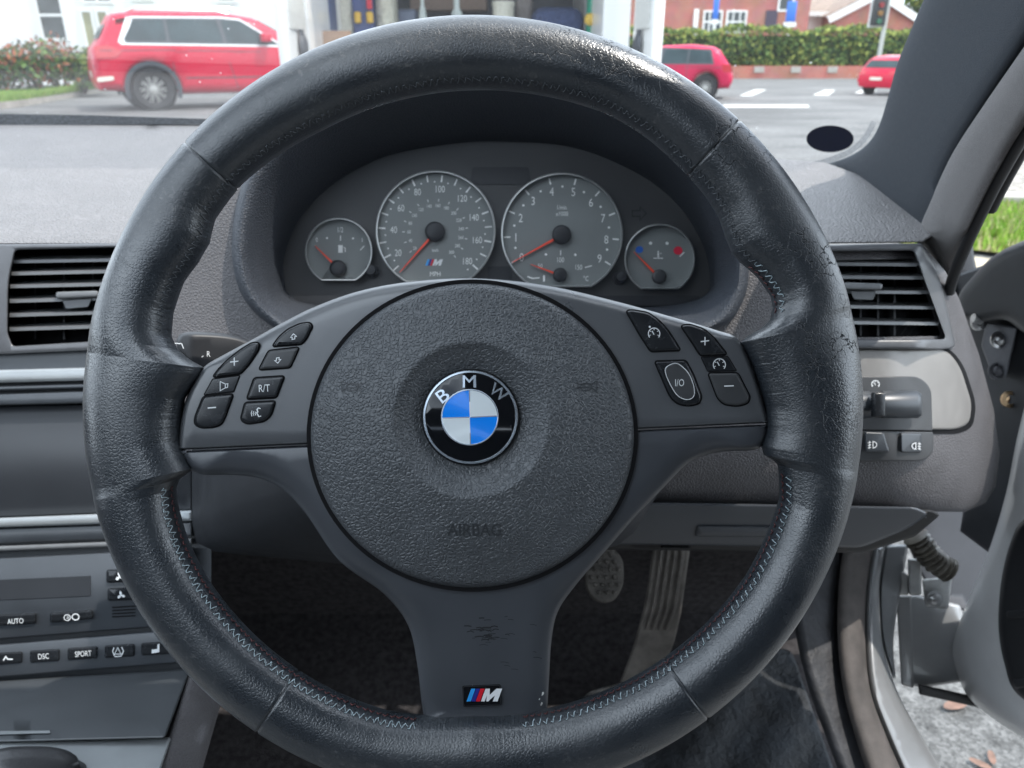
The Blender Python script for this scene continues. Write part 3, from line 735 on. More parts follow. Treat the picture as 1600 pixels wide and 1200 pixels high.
# =================================================================== INSTRUMENT CLUSTER
clu = thing('instrument_cluster', 'instrument cluster of four silver ringed round gauges under the hood', 'instrument cluster', C(780, 370, .66))
DG = .645
gp = cam(flat(DG))
mb = MB(); poly(mb, [(760 + (x - 760) * 1.04, 360 + (y - 360) * 1.05) for x, y in CLU], gp, .012, res=30)
slab(mb, dens(rnd([(452, 462), (1094, 462), (1090, 478), (456, 476)], 5), 20), gp, [(0, .012), (0, .004)], mi=1)
slab(mb, rnd([(738, 261), (826, 261), (830, 288), (734, 288)], 5), gp, [(0, .011), (0, .0112), (1, .0112)], mi=1)
slab(mb, rnd([(762, 416), (800, 416), (800, 440), (762, 440)], 3), gp, [(0, .0115), (0, .0112), (1, .0112)], mi=1)
obj('cluster_panel', mb, [M['clusterpanel'], M['hub']], clu)
def gauge(cx, cy, r, cut, lab):
    pts = [(cx + r * math.cos(a), cy + r * math.sin(a)) for a in np.linspace(0, 2 * math.pi, 121)[:-1]]
    pts = [(x, min(y, cut)) for x, y in pts]
    # drop duplicate points along the flat
    fl = [p for p in pts if p[1] < cut - .01]; k = max(range(len(fl)), key=lambda i: fl[i][1] if fl[i][0] > cx else -1)
    xw = math.sqrt(r * r - (cut - cy) ** 2); order = sorted([p for p in fl], key=lambda p: math.atan2(p[0] - cx, (p[1] - cy)))
    out = order + [(cx + xw, cut), (cx - xw, cut)]
    out = sorted(fl + [(cx + xw, cut), (cx - xw, cut)], key=lambda p: math.atan2(p[1] - cy, p[0] - cx))
    wd = 3.2 if r > 80 else 2.6
    mb = MB(); slab(mb, out, gp, [(0, .013), (0, .001), (.6, .0004), (wd * .5, 0)], holes=[[tuple(q) for q in inset(out, wd)]], hprof=[(0, .008), (0, .001), (.4, .0002)])
    g = obj('gauge', mb, M['ring'], clu, sharp=50); g['label'] = lab
    mb = MB(); poly(mb, [tuple(q) for q in inset(out, wd * .6)], gp, .0065, res=20); obj('dial_face', mb, M['face'], g)
    return g
def hubneedle(g, hx, hy, r, tx, ty, w=4.2, hubmat='hub'):
    d = Vector((tx - hx, ty - hy)); L = d.length; d /= L; n = Vector((-d.y, d.x))
    mb = MB(); q = [(hx + d.x * r * .8 + n.x * w * s, hy + d.y * r * .8 + n.y * w * s) for s in (.5, -.5)] + [(tx + n.x * w * s, ty + n.y * w * s) for s in (-.16, .16)]
    slab(mb, q, gp, [(0, .0045), (0, .0035), (w * .12, .003)]); obj('needle', mb, M['needle'], g, sharp=30)
    mb = MB(); s_ = DG / F; lathe(mb, [(r * s_, .0), (r * s_, .0035), (r * .9 * s_, .0046), (r * .6 * s_, .005), (0.00001, .0051)], camM(hx, hy, DG + .0055), 28); obj('needle_hub', mb, M[hubmat], g, sharp=50)
MP = -.0; pm = cam(flat(DG + .0062))
def num(mb, s, x, y, h, ws=.72, mi=0): text(mb, s, x, y, h, pm, 0, ws=ws, mi=mi)
def tick(mb, cx, cy, r0, r1, a, w, mi=0):
    c, s = math.cos(R(a)), -math.sin(R(a)); ribbon(mb, [(cx + r0 * c, cy + r0 * s), (cx + r1 * c, cy + r1 * s)], w, pm, 0, mi=mi)
def dot(mb, x, y, r, mi=0): poly(mb, ell(x, y, r, r, 10), pm, 0, mi=mi)
MARK = [M['dimwhite'], M['m_lb'], M['m_b'], M['m_r'], M['white'], M['tblue'], M['tred']]
# speed
g = gauge(680.5, 360, 94, 442, 'largest left gauge, speed dial marked in miles per hour')
mb = MB(); SX, SY = 680, 362
for v in range(10, 181, 10): tick(mb, SX, SY, 78, 89, 238.4 - 1.555 * v, 2.6 if v % 20 == 0 else 2.2)
for v in range(15, 186, 10): a = R(238.4 - 1.555 * v); dot(mb, SX + 78 * math.cos(a), SY - 78 * math.sin(a), 1.3)
for v, x, y in ((20, 622, 395), (40, 615, 359), (60, 626.6, 325), (80, 652.5, 300), (100, 688, 295.4), (120, 722.6, 310), (140, 741, 339.6), (160, 746, 375), (180, 730.7, 408)): num(mb, str(v), x, y, 10.5, .74)
for v in range(20, 301, 20):
    a = R(238.4 - 1.555 * v / 1.609); num(mb, str(v), SX + 41 * math.cos(a), SY - 41 * math.sin(a), 5.2, .78); tick(mb, SX, SY, 47.5, 51.5, math.degrees(a), 1.2)
num(mb, 'km/h', 680, 391, 5, .7); num(mb, 'MPH', 680, 428, 7, .85)
mlogo(mb, 664.5, 405, 10, pm, 0, slant=.36, m0=1)
obj('gauge_marking', mb, MARK, g, merge=False)
hubneedle(g, 680, 362.8, 15.5, 624.5, 425.5)
# revs
g = gauge(878, 365, 95.5, 449, 'largest right gauge, engine speed dial numbered zero to nine')
mb = MB(); TX, TY = 877.3, 366.5
for v in range(0, 10): tick(mb, TX, TY, 80, 90, 209.5 - 26.8 * v, 2.4)
for v in range(0, 9): a = R(209.5 - 26.8 * (v + .5)); dot(mb, TX + 75 * math.cos(a), TY - 75 * math.sin(a), 1.9)
for v, x, y in ((0, 815, 402), (1, 806, 371), (2, 813.6, 340.5), (3, 833, 314), (4, 862, 299.5), (5, 895.8, 300), (6, 923.4, 316.5), (7, 942.5, 341), (8, 947.4, 374.3), (9, 936.8, 404)): num(mb, str(v), x, y, 13, .78)
num(mb, '1/min', 878, 324, 7, .72); num(mb, 'x1000', 878, 334, 7, .78)
num(mb, '50', 844, 415.5, 7, .75); num(mb, '100', 876, 406, 8, .72); num(mb, '150', 904.5, 417.5, 8, .72); num(mb, '°C', 915.5, 435, 8, .75)
dot(mb, 853, 397.5, 2); dot(mb, 899, 398, 2); ribbon(mb, [(876, 391), (876, 399)], 1.4, pm, 0); ribbon(mb, [(914, 418), (925, 415)], 1.6, pm, 0)
ribbon(mb, [(824, 432), (832, 435), (843, 434)], 2, pm, 0); ribbon(mb, [(850, 430), (850, 440)], 3, pm, 0)
obj('gauge_marking', mb, MARK, g, merge=False)
hubneedle(g, 877.3, 367.5, 15, 800.5, 410); hubneedle(g, 874.8, 430, 11, 829, 413, 3.4)
# temperature
g = gauge(1031, 405, 55.5, 452, 'small right gauge, coolant temperature dial with blue and red dots')
mb = MB(); poly(mb, ell(999, 390, 6, 5.5, 16), pm, 0, 5); poly(mb, ell(1059.5, 391.5, 7, 6.5, 16), pm, 0, 6); dot(mb, 1016.5, 380, 2.6); dot(mb, 1042.3, 380.2, 2.6)
ribbon(mb, [(1028.5, 392), (1028.5, 402)], 2.4, pm, 0); ribbon(mb, [(1021, 403.5), (1036, 403.5)], 1.6, pm, -.0001); ribbon(mb, [(1031, 396), (1034, 396)], 1, pm, -.0001); ribbon(mb, [(1062, 401), (1069, 394)], 2, pm, -.0001)
obj('gauge_marking', mb, MARK, g, merge=False); hubneedle(g, 1029, 432.5, 11, 990.5, 393.5, 4, 'button_dull')
# fuel
g = gauge(529, 393, 53, 439, 'small left gauge, fuel level dial with needle at empty')
mb = MB(); num(mb, '0', 495, 374.5, 7); num(mb, '1/2', 532, 359, 8, .7); num(mb, '1', 566, 375, 7); dot(mb, 511, 372, 1.7); dot(mb, 551.5, 372.5, 1.7); ribbon(mb, [(532, 368), (532, 376)], 1.4, pm, 0); ribbon(mb, [(563, 391), (569, 384)], 1.4, pm, 0)
poly(mb, [(528.5, 383), (535.5, 383), (535.5, 395), (528.5, 395)], pm, 0); ribbon(mb, [(537, 386), (539.5, 388), (539.5, 394)], 1.2, pm, 0)
obj('gauge_marking', mb, MARK, g, merge=False); hubneedle(g, 529, 420, 13, 492, 384, 4)
for x, y in ((582, 424), (968.5, 434.5)):
    mb = MB(); s_ = DG / F; lathe(mb, [(11 * s_, 0), (11 * s_, .004), (9 * s_, .0045), (9 * s_, .009), (7.5 * s_, .0105), (.00001, .011)], camM(x, y, DG + .012), 24); obj('reset_knob', mb, M['hub'], clu, sharp=50)
mb = MB(); ribbon(mb, [(988, 329), (1000, 329), (1000, 323), (1010, 333.5), (1000, 344), (1000, 338), (988, 338)], 1.5, gp, .0115, closed=True); obj('turn_arrow', mb, M['hub'], clu)
# clear lens in front of the dials
def glass_mat(name, refl, haze, hcol=(.8, .85, .9, 1), speck=0):
    m = bpy.data.materials.new(name); m.use_nodes = True; nt = m.node_tree; N = nt.nodes; L = nt.links; N.clear()
    out = N.new('ShaderNodeOutputMaterial'); tr = N.new('ShaderNodeBsdfTransparent'); gl = N.new('ShaderNodeBsdfGlossy'); gl.inputs['Roughness'].default_value = .03
    fr = N.new('ShaderNodeFresnel'); fr.inputs['IOR'].default_value = 1.45
    mu = N.new('ShaderNodeMath'); mu.operation = 'MULTIPLY'; mu.inputs[1].default_value = refl; L.new(fr.outputs[0], mu.inputs[0])
    m1 = N.new('ShaderNodeMixShader'); L.new(mu.outputs[0], m1.inputs[0]); L.new(tr.outputs[0], m1.inputs[1]); L.new(gl.outputs[0], m1.inputs[2])
    last = m1
    if haze:
        di = N.new('ShaderNodeBsdfTranslucent'); di.inputs['Color'].default_value = hcol
        d2 = N.new('ShaderNodeBsdfDiffuse'); d2.inputs['Color'].default_value = hcol
        ms = N.new('ShaderNodeMixShader'); ms.inputs[0].default_value = .3; L.new(di.outputs[0], ms.inputs[1]); L.new(d2.outputs[0], ms.inputs[2])
        m2 = N.new('ShaderNodeMixShader'); L.new(m1.outputs[0], m2.inputs[1]); L.new(ms.outputs[0], m2.inputs[2])
        tc = N.new('ShaderNodeTexCoord'); n = N.new('ShaderNodeTexNoise'); n.inputs['Scale'].default_value = 5; L.new(tc.outputs['Object'], n.inputs['Vector'])
        mr = N.new('ShaderNodeMapRange'); mr.inputs['From Min'].default_value = .3; mr.inputs['From Max'].default_value = .7; mr.inputs['To Min'].default_value = haze * .75; mr.inputs['To Max'].default_value = haze * 1.25
        L.new(n.outputs['Fac'], mr.inputs['Value']); src = mr.outputs[0]
        if speck:                    # dried water specks
            v = N.new('ShaderNodeTexVoronoi'); v.inputs['Scale'].default_value = 55; L.new(tc.outputs['Object'], v.inputs['Vector'])
            r1 = N.new('ShaderNodeMapRange'); r1.inputs['From Min'].default_value = .05; r1.inputs['From Max'].default_value = .1; r1.inputs['To Min'].default_value = speck; r1.inputs['To Max'].default_value = 0; L.new(v.outputs['Distance'], r1.inputs['Value'])
            n2 = N.new('ShaderNodeSeparateColor'); L.new(v.outputs['Color'], n2.inputs[0])
            g1 = N.new('ShaderNodeMath'); g1.operation = 'GREATER_THAN'; g1.inputs[1].default_value = .72; L.new(n2.outputs[0], g1.inputs[0])
            mm = N.new('ShaderNodeMath'); mm.operation = 'MULTIPLY_ADD'; L.new(r1.outputs[0], mm.inputs[0]); L.new(g1.outputs[0], mm.inputs[1]); L.new(src, mm.inputs[2]); src = mm.outputs[0]
        L.new(src, m2.inputs[0]); last = m2
    L.new(last.outputs[0], out.inputs['Surface']); return m
mb = MB(); poly(mb, [(760 + (x - 760) * 1.01, 360 + (y - 360) * 1.01) for x, y in CLU], cam(plane3((760, 230, .585), (400, 470, .64), (1100, 470, .64))), 0, res=40)
obj('lens', mb, glass_mat('cluster_lens', .35, .03, (.5, .6, .75, 1)), clu)

# =================================================================== WIPER STALK
st = MB()
DS = .45
slab(st, cr([(276, 540), (280, 524), (296, 518.5), (340, 520), (368, 524), (390, 531), (470, 560), (470, 600), (330, 585), (288, 562)], 5), cam(lambda u, v: DS + .0002 * max(0, u - 300)), bev(8, .006, .018, 5), res=12)
sto = obj('wiper_stalk', st, M['hub'], sharp=60); tag(sto, 'black control stalk with white letter behind the left spoke', 'control stalk')
mb = MB(); pS = cam(lambda u, v: DS + .0002 * max(0, u - 300)); text(mb, 'R', 326, 553, 8.5, pS, -.0003, ws=.8); ribbon(mb, [(315, 558), (318, 556)], 1.2, pS, -.0003)
ribbon(mb, [(268, 536), (284, 537), (287, 545)], 1.4, pS, -.0003)
obj('lettering', mb, M['white'], sto, merge=False)
# steering column shroud behind the wheel
mb = MB()
rg_ = []
for d, pts_ in ((.42, [(520, 600), (960, 600), (930, 720), (860, 790), (740, 815), (620, 800), (550, 740)]), (.50, [(350, 590), (1060, 590), (1030, 700), (960, 820), (740, 880), (400, 846), (344, 820)]), (.585, [(300, 590), (1100, 590), (1060, 720), (980, 850), (740, 900), (330, 862), (300, 846)])):
    rg_.append(ringC(resample(rnd(pts_, 25), 60), d))
loft(mb, rg_)
o = obj('steering_column', mb, mat('column_shroud_plastic', (.016, .018, .022), .55), sharp=60); tag(o, 'dark plastic steering column shroud in the shadow behind the wheel hub', 'column shroud')

# =================================================================== CENTRE CONSOLE
con = thing('centre_console', 'black centre console with screen, climate panel and switch row left of the wheel', 'centre console', C(100, 900, .62))
KD = plane3((0, 560, .60), (300, 560, .60), (0, 1060, .58))
kp = cam(KD)
mb = MB(); slab(mb, dens([(-160, 552), (330, 540), (330, 1040), (270, 1060), (-160, 1090)], 20), kp, [(0, .05), (0, .012)], res=40); obj('console_body', mb, M['panelblack'], con)
def strip(name, pts, m, lift=.004, b=2.5, r=2, parent=None, res=None):
    mb = MB(); slab(mb, dens(rnd(pts, r), 20), kp, [(0, .013), (0, lift * -1 + .0015), (b * .5, -lift + .0004), (b, -lift)], res=res); return obj(name, mb, m, parent or con, sharp=50)
strip('silver_strip', [(-120, 581), (300, 570), (300, 590), (-120, 601)], M['silver'], .008, 5)
strip('shelf_lip', [(-120, 607), (300, 595), (300, 602), (-120, 614)], M['panelblack'], .006)
strip('screen_surround', [(-120, 620), (300, 606), (300, 626), (-120, 636)], M['panelblack'], .007)
strip('screen', [(-120, 637), (300, 627), (300, 797), (-120, 812)], M['screen'], -.004)
strip('silver_strip', [(-120, 814), (300, 797), (300, 814), (-120, 828)], M['silver'], .006, 4)
strip('shelf_lip', [(-120, 830), (300, 815), (300, 838), (-120, 854)], M['panelblack'], .002)
strip('shelf_lip', [(-120, 858), (300, 841), (300, 850), (-120, 866)], M['slat'], .004)
cp = strip('climate_panel', [(-120, 878), (300, 856), (300, 975), (-120, 1008)], M['panelblack'], .002)
strip('climate_display', [(-60, 908), (142, 899), (142, 932), (-60, 941)], M['screen'], .0026, 1, parent=cp)
def cbtn(pts, icon=None, name='climate_button', parent=None, mt='panelblack', lift=.0055):
    b = strip(name, pts, M[mt], lift, 3, 4, parent=parent or cp)
    if icon:
        mb = MB(); icon(mb, cam(lambda u, v: KD(u, v) - lift - .0003)); obj('symbol', mb, M['white'], b, merge=False) if (parent is None or True) else None
    return b
# labels printed on sub-parts: the symbol is joined to its button
def cbtn2(pts, icon, name, parent, mt='button'):
    lift = .0055; mb = MB(); slab(mb, dens(rnd(pts, 4), 12), kp, [(0, .013), (0, -.003), (1.5, -.0045), (3.5, -lift)]); icon(mb, cam(lambda u, v: KD(u, v) - lift - .0003)); return mb
def mk(pts, icon, name, parent):
    lift = .0055; mb = MB(); slab(mb, dens(rnd(pts, 4), 12), kp, [(0, .013), (0, -.003), (1.5, -.0045), (3.5, -lift)])
    n0 = len(mb.f); icon(mb, cam(lambda u, v: KD(u, v) - lift - .0003)); mb.m = mb.m[:n0] + [1] * (len(mb.f) - n0)
    return obj(name, mb, [M['button'], M['white']], parent, sharp=50)
def tx(s, x, y, h, ws=.85, rot=4): return lambda mb, p: text(mb, s, x, y, h, p, 0, ws=ws, rot=rot)
def ic_fan(x, y, s):
    def f(mb, p):
        for k in range(3):
            a = k * 120 + 20; poly(mb, ell(x + s * .6 * math.cos(R(a)), y + s * .6 * math.sin(R(a)), s * .5, s * .34, 12, a), p, -k * .00002)
        poly(mb, ell(x, y, s * .25, s * .25, 8), p, -.0001)
    return f
def ic_recirc(mb, p):
    ribbon(mb, ell(105, 965, 5, 4.6, 16), 1.2, p, 0, closed=True); text(mb, 'A', 106, 965, 5, p, -.0001, ws=.8)
    ribbon(mb, ell(118, 964, 5.4, 4.8, 16), 1.6, p, 0, closed=True)
def ic_mirror(mb, p): ribbon(mb, [(5, 1032), (9, 1026), (12, 1030), (20, 1030)], 2, p, 0); 
def ic_warn(mb, p):
    ribbon(mb, [(184, 1012), (189, 1022), (179, 1022)], 1.2, p, 0, closed=True); ribbon(mb, [(178, 1012), (176, 1018), (179, 1025)], 1.4, p, 0); ribbon(mb, [(190, 1011), (193, 1017), (190, 1024)], 1.4, p, 0); ribbon(mb, [(179, 1026), (190, 1025)], 1.4, p, -.0001)
def ic_seat(mb, p): poly(mb, [(237, 1015), (246, 1014), (246, 1007), (249, 1006), (249, 1019), (237, 1021)], p, 0)
mk([(-40, 961), (57, 957), (57, 974), (-40, 980)], tx('AUTO', 24, 970.5, 8, .8), 'climate_button', cp)
mk([(78, 957), (145, 952), (146, 967), (78, 973)], ic_recirc, 'climate_button', cp)
mk([(166, 890), (205, 888), (205, 909), (166, 911)], ic_fan(187, 901, 7), 'climate_button', cp)
mk([(168, 919), (215, 917), (215, 937), (168, 939)], ic_fan(189, 930, 6), 'climate_button', cp)
for k in range(4): 
    y = 948 + k * 5
    strip('grille_slot', [(175, y), (212, y - 2), (212, y), (175, y + 2)], M['gap'], .0027, .3, .4, parent=cp)
sr = strip('switch_row', [(-120, 1017), (300, 982), (300, 1034), (-120, 1068)], M['panelblack'], .0035, 3)
mk([(-14, 1020), (36, 1017), (36, 1036), (-14, 1040)], ic_mirror, 'console_button', sr)
mk([(46, 1016), (94, 1013), (94, 1033), (46, 1036)], tx('DSC', 68, 1025.5, 8.5, .78), 'console_button', sr)
mk([(105, 1012), (153, 1009), (153, 1029), (105, 1032)], tx('SPORT', 130, 1021.5, 8.5, .72), 'console_button', sr)
mk([(163, 1008), (211, 1005), (211, 1026), (163, 1029)], ic_warn, 'console_button', sr)
mk([(220, 1004), (270, 1001), (270, 1022), (220, 1025)], ic_seat, 'console_button', sr)
# storage tray lid
LD = plane3((0, 1066, .575), (300, 1050, .575), (0, 1160, .50))
mb = MB(); slab(mb, dens(rnd([(-120, 1072), (298, 1044), (258, 1153), (-120, 1163)], 6), 16), cam(LD), bev(4, .003, .03), res=30)
lid = obj('tray_lid', mb, mat('soft_grey_lid', (.05, .055, .06), .4, bump=[('noise', 2000, .00005)], var=.1, vscale=30), con, sharp=50)
mb = MB(); slab(mb, rnd([(-60, 1143), (78, 1141), (79, 1146), (-60, 1150)], 2), cam(LD), [(0, .002), (0, -.001), (1, -.002)]); obj('lid_handle', mb, M['silver'], lid)
mb = MB(); slab(mb, dens(rnd([(-120, 1160), (268, 1152), (232, 1260), (-120, 1290)], 6), 16), cam(plane3((0, 1160, .505), (260, 1155, .505), (0, 1260, .44))), bev(4, .003, .03), res=30); obj('shifter_surround', mb, M['silver'], con, sharp=50)
mb = MB(); slab(mb, dens([(300, 1040), (336, 1030), (345, 1100), (300, 1260), (225, 1260), (262, 1160)], 14), cam(plane3((300, 1040, .58), (260, 1160, .5), (400, 1100, .62))), [(0, .03), (0, .006), (6, .002), (14, 0)], res=24); obj('console_side', mb, M['dash'], con, sharp=60)
# gear lever gaiter
mb = MB()
gr = []
for k, (s, h, rot) in enumerate(((1, 0, 0), (.97, .008, 2), (.9, .014, 4), (.8, .016, 5), (.72, .022, 6), (.55, .028, 8), (.42, .04, 9))):
    c0 = C(35, 1252, .475 - h)
    gr.append([c0 + Vector(((s * .043 * (1 + .05 * math.sin(5 * a + k) + .035 * math.sin(13 * a + 2 * k))) * math.copysign(abs(math.cos(a)) ** .7, math.cos(a)), .4 * s * .05 * math.sin(a), s * .024 * math.copysign(abs(math.sin(a)) ** .7, math.sin(a)))) for a in (2 * math.pi * i / 80 for i in range(80))])
loft(mb, gr, cap=True); o = obj('gear_gaiter', mb, M['rim'] if False else mat('gaiter_leather', (.02, .02, .022), .4, bump=[('noise', 300, .0002)]), sharp=70)
tag(o, 'crumpled black leather gear lever gaiter on the silver console plate', 'gaiter')

# =================================================================== FOOTWELL
fw = MB()
fl = [C(240, 860, .75), C(1330, 860, .80), C(1400, 1300, .62), C(200, 1300, .50)]
bk = [C(250, 700, .95), C(1330, 700, .95), C(1330, 1120, 1.18), C(250, 1120, 1.18)]
fw.add([C(250, 560, .80), C(1360, 560, .80), C(1360, 960, 1.2), C(250, 960, 1.2)], [(0, 1, 2, 3)])
fw.add([C(250, 960, 1.2), C(1360, 960, 1.2), C(1440, 1500, .85), C(150, 1500, .85)], [(0, 1, 2, 3)])
fw.add([C(250, 560, .80), C(250, 960, 1.2), C(150, 1500, .85), C(150, 1500, .5), C(330, 1000, .6), C(300, 700, .66)], [(0, 1, 2), (0, 2, 3), (0, 3, 4), (0, 4, 5)])
o = obj('floor_carpet', fw, M['carpet'], sharp=20); tag(o, 'dark footwell carpet under the pedals', 'carpet', kind='structure')
# mat with creases
mb = MB(); MDp = plane3((900, 1000, 1.13), (1300, 1000, 1.13), (1000, 1400, .885))
slab(mb, dens(rnd([(930, 1075), (1235, 1010), (1330, 1280), (700, 1320), (700, 1230)], 20), 20), lambda u, v, off: C(u, v, MDp(u, v) + off - .01 - .004 * math.sin(u * .05 + v * .03)), [(0, .012), (0, .002), (4, 0)], res=18)
o = obj('floor_mat', mb, mat('dusty_black_mat', (.014, .017, .021), .7, bump=[('noise', 60, .006), ('noise', 400, .0015)], var=.6, vscale=30), sharp=60); tag(o, 'creased dusty black floor mat below the accelerator pedal', 'floor mat')
# accelerator (long ribbed) and brake pedal
mb = MB(); PD = plane3((1050, 850, .86), (1080, 850, .86), (1000, 1060, .92))
slab(mb, dens(rnd([(1030, 800), (1082, 800), (1078, 860), (1064, 960), (1052, 1010), (1020, 1075), (965, 1075), (990, 1010), (1008, 940), (1020, 860)], [3, 3, 10, 20, 20, 8, 8, 20, 20, 10]), 14), cam(PD), bev(5, .006, .02), res=14)
for k in range(4):
    f = .2 + k * .2
    ribs = [(1030 + 50 * f, 815), (1022 + 55 * f, 870), (1010 + 55 * f, 950), (1000 + 52 * f, 985)]
    slab(mb, [(x - 3, y) for x, y in ribs] + [(x + 3, y) for x, y in ribs[::-1]], cam(PD), [(0, .002), (0, -.002), (1.2, -.004)])
o = obj('accelerator_pedal', mb, M['pedal'], sharp=50); tag(o, 'long ribbed worn grey accelerator pedal right of the lower spoke', 'pedal')
mb = MB(); BD = flat(.84)
slab(mb, dens(rnd([(912, 868), (950, 850), (974, 872), (975, 915), (958, 942), (930, 942), (914, 920)], 14), 8), cam(BD), bev(5, .005, .012), res=10)
for i in range(5):
    for j in range(7):
        x = 918 + i * 12 + (j % 2) * 6; y = 866 + j * 12
        if 914 < x < 968 and math.hypot((x - 944) / 28, (y - 900) / 40) < .95: slab(mb, rnd([(x - 4, y), (x, y - 4), (x + 4, y), (x, y + 4)], 1.5), cam(BD), [(0, .001), (0, -.0015), (1.2, -.003)])
tube(mb, [C(930, 872, .848), C(930, 760, .85), C(900, 640, .83)], .006, 8)
o = obj('brake_pedal', mb, mat('worn_brake_rubber', (.085, .078, .07), .65, bump=[('noise', 300, .001)], var=.35), sharp=50); tag(o, 'small studded round-edged brake pedal beside the hub spoke', 'pedal')

# =================================================================== CAR BODY: pillar, sill, glass, roof
body = thing('silver_car', 'silver car round the cabin, its dark windscreen pillar and open right door', 'car', C(1400, 600, .9))
PI_ = plane3((1440, 0, .58), (1300, 258, .92), (1450, 380, .64))
def pilD(u, v):
    return PI_(u, v)
mb = MB()
pil_out = cr([(1224, 264), (1262, 261), (1300, 254), (1335, 240), (1358, 222), (1374, 195), (1388, 150), (1402, 100), (1424, 45), (1445, -5), (1475, -80)], 5, closed=False) + cr([(1680, -80), (1650, -5), (1600, 78), (1545, 160), (1495, 240), (1460, 318), (1446, 352), (1441, 385)], 5, closed=False) + cr([(1425, 352), (1390, 330), (1340, 308), (1295, 294), (1266, 284)], 5, closed=False)
slab(mb, pil_out, cam(pilD), [(0, .06), (0, .02), (3, .012), (9, .006), (18, .002), (32, 0)], res=22, bmul=lambda x, y: .25 if y > 245 and x < 1300 else (.25 if y > 300 else 1))
obj('windscreen_pillar', mb, M['pillar'], body, sharp=70)
mb = MB()
Lc = cr([(1682, -80), (1652, -5), (1598, 76), (1540, 160), (1488, 240), (1452, 318), (1437, 355), (1434, 385), (1452, 410), (1476, 452)], 6, closed=False)
Rc = cr([(1760, -40), (1700, 60), (1605, 193), (1560, 268), (1526, 335), (1500, 392), (1484, 432), (1478, 455)], 6, closed=False)
slab(mb, Lc + Rc[::-1], cam(lambda u, v: PI_(u, v) - .012 + .0012 * max(0, v - 365)), [(0, .05), (0, .014), (4, .007), (12, .002), (22, 0)], res=18)
obj('pillar_seal', mb, M['pillarseal'], body, sharp=70)
mb = MB()
tube(mb, [C(x + 5, y + 2, PI_(x, y) + .004) for x, y in Rc], .0042, 8, mi=0); tube(mb, [C(x + 17, y + 3, PI_(x, y) + .02) for x, y in Rc if y < 330], .004, 8, mi=0)
obj('door_frame_rubber', mb, M['rubber'], body, sharp=60)
# windscreen
mb = MB(); gx = 24; rows = []
for j in range(13):
    t = j / 12
    row = []
    for i in range(gx + 1):
        s = i / gx
        b0 = np.array((-320 + s * 1680, 190 + 78 * s ** 2.2, 1.19 - .10 * s ** 2 )); t0 = np.array((-560 + s * 2400, -620, .62 - .02 * s))
        q = b0 * (1 - t) + t0 * t
        A_ = C(*b0); B_ = C(*t0); row.append(A_ * (1 - t) + B_ * t)
    rows.append(row)
loft(mb, rows, closed=False)
wm = glass_mat('windscreen_glass', .3, .02, (.88, .9, .9, 1), speck=.45)
obj('windscreen', mb, wm, body, sharp=80)
mb = MB(); box(mb, (-1.3, -1.16, .2), (.74, -1.1, 1.24)); box(mb, (-1.32, -1.1, .2), (-1.26, .9, .84)); box(mb, (-1.315, -1.1, .842), (-1.265, -.15, 1.2)); box(mb, (.68, -1.1, .2), (.735, -.05, 1.2)); obj('rear_trim', mb, M['carpet'], body)
# dotted black ceramic band at the foot of the glass
mb = MB()
gw = lambda u, v, off: C(u, v, 1.10 - .10 * max(0, (u + 320) / 1680) ** 2 + off)
slab(mb, dens([(-300, 176), (0, 178), (140, 180), (330, 186), (520, 194), (520, 202), (330, 194), (140, 195), (0, 197), (-300, 205)], 20), gw, [(0, .01), (0, 0)])
obj('windscreen_band', mb, mat('ceramic_black_band', (.03, .033, .038), .5, bump=[('noise', 300, .002)], var=.6, vscale=300), body)
mb = MB()
bnd = [(1225, 262), (1262, 259), (1300, 249), (1332, 234), (1352, 215), (1366, 190)]
ribbon(mb, cr(bnd, 5, closed=False), 9, lambda u, v, off: C(u, v, 1.03 + off), 0); obj('windscreen_band', mb, mat('dotted_band', (.16, .165, .17), .6, var=.6, vscale=900), body)
mb = MB(); slab(mb, ell(1297, 217, 37, 21, 48), lambda u, v, off: C(u, v, .93 + off), [(0, .001), (0, 0)])
o = obj('windscreen_sticker', mb, mat('black_vinyl_sticker', (.004, .005, .01), .8, spec=.05, var=.1), sharp=40); tag(o, 'round black sticker low on the windscreen beside the pillar', 'sticker')
# roof lining and rear of the cabin (out of shot; they shade the interior)
mb = MB()
xs = np.linspace(-1.3, .74, 18); ys = np.linspace(-1.1, .345, 14)
rp = lambda x, y: Vector((x, y, 1.31 - .05 * ((x + .28) / 1.02) ** 2 - .03 * y ** 2 - (.06 * max(0, (y - .1) / .32) ** 2)))
for i in range(17):
    for j in range(13):
        xm, ym = (xs[i] + xs[i + 1]) / 2, (ys[j] + ys[j + 1]) / 2
        if -1.05 < xm < -.1 and -.65 < ym < .24: continue      # opening added to let sky light down onto the wheel
        mb.add([rp(xs[i], ys[j]), rp(xs[i + 1], ys[j]), rp(xs[i + 1], ys[j + 1]), rp(xs[i], ys[j + 1])], [(0, 1, 2, 3)])
obj('roof_lining', mb, mat('grey_roof_lining', (.16, .16, .17), .9, var=.05), body)
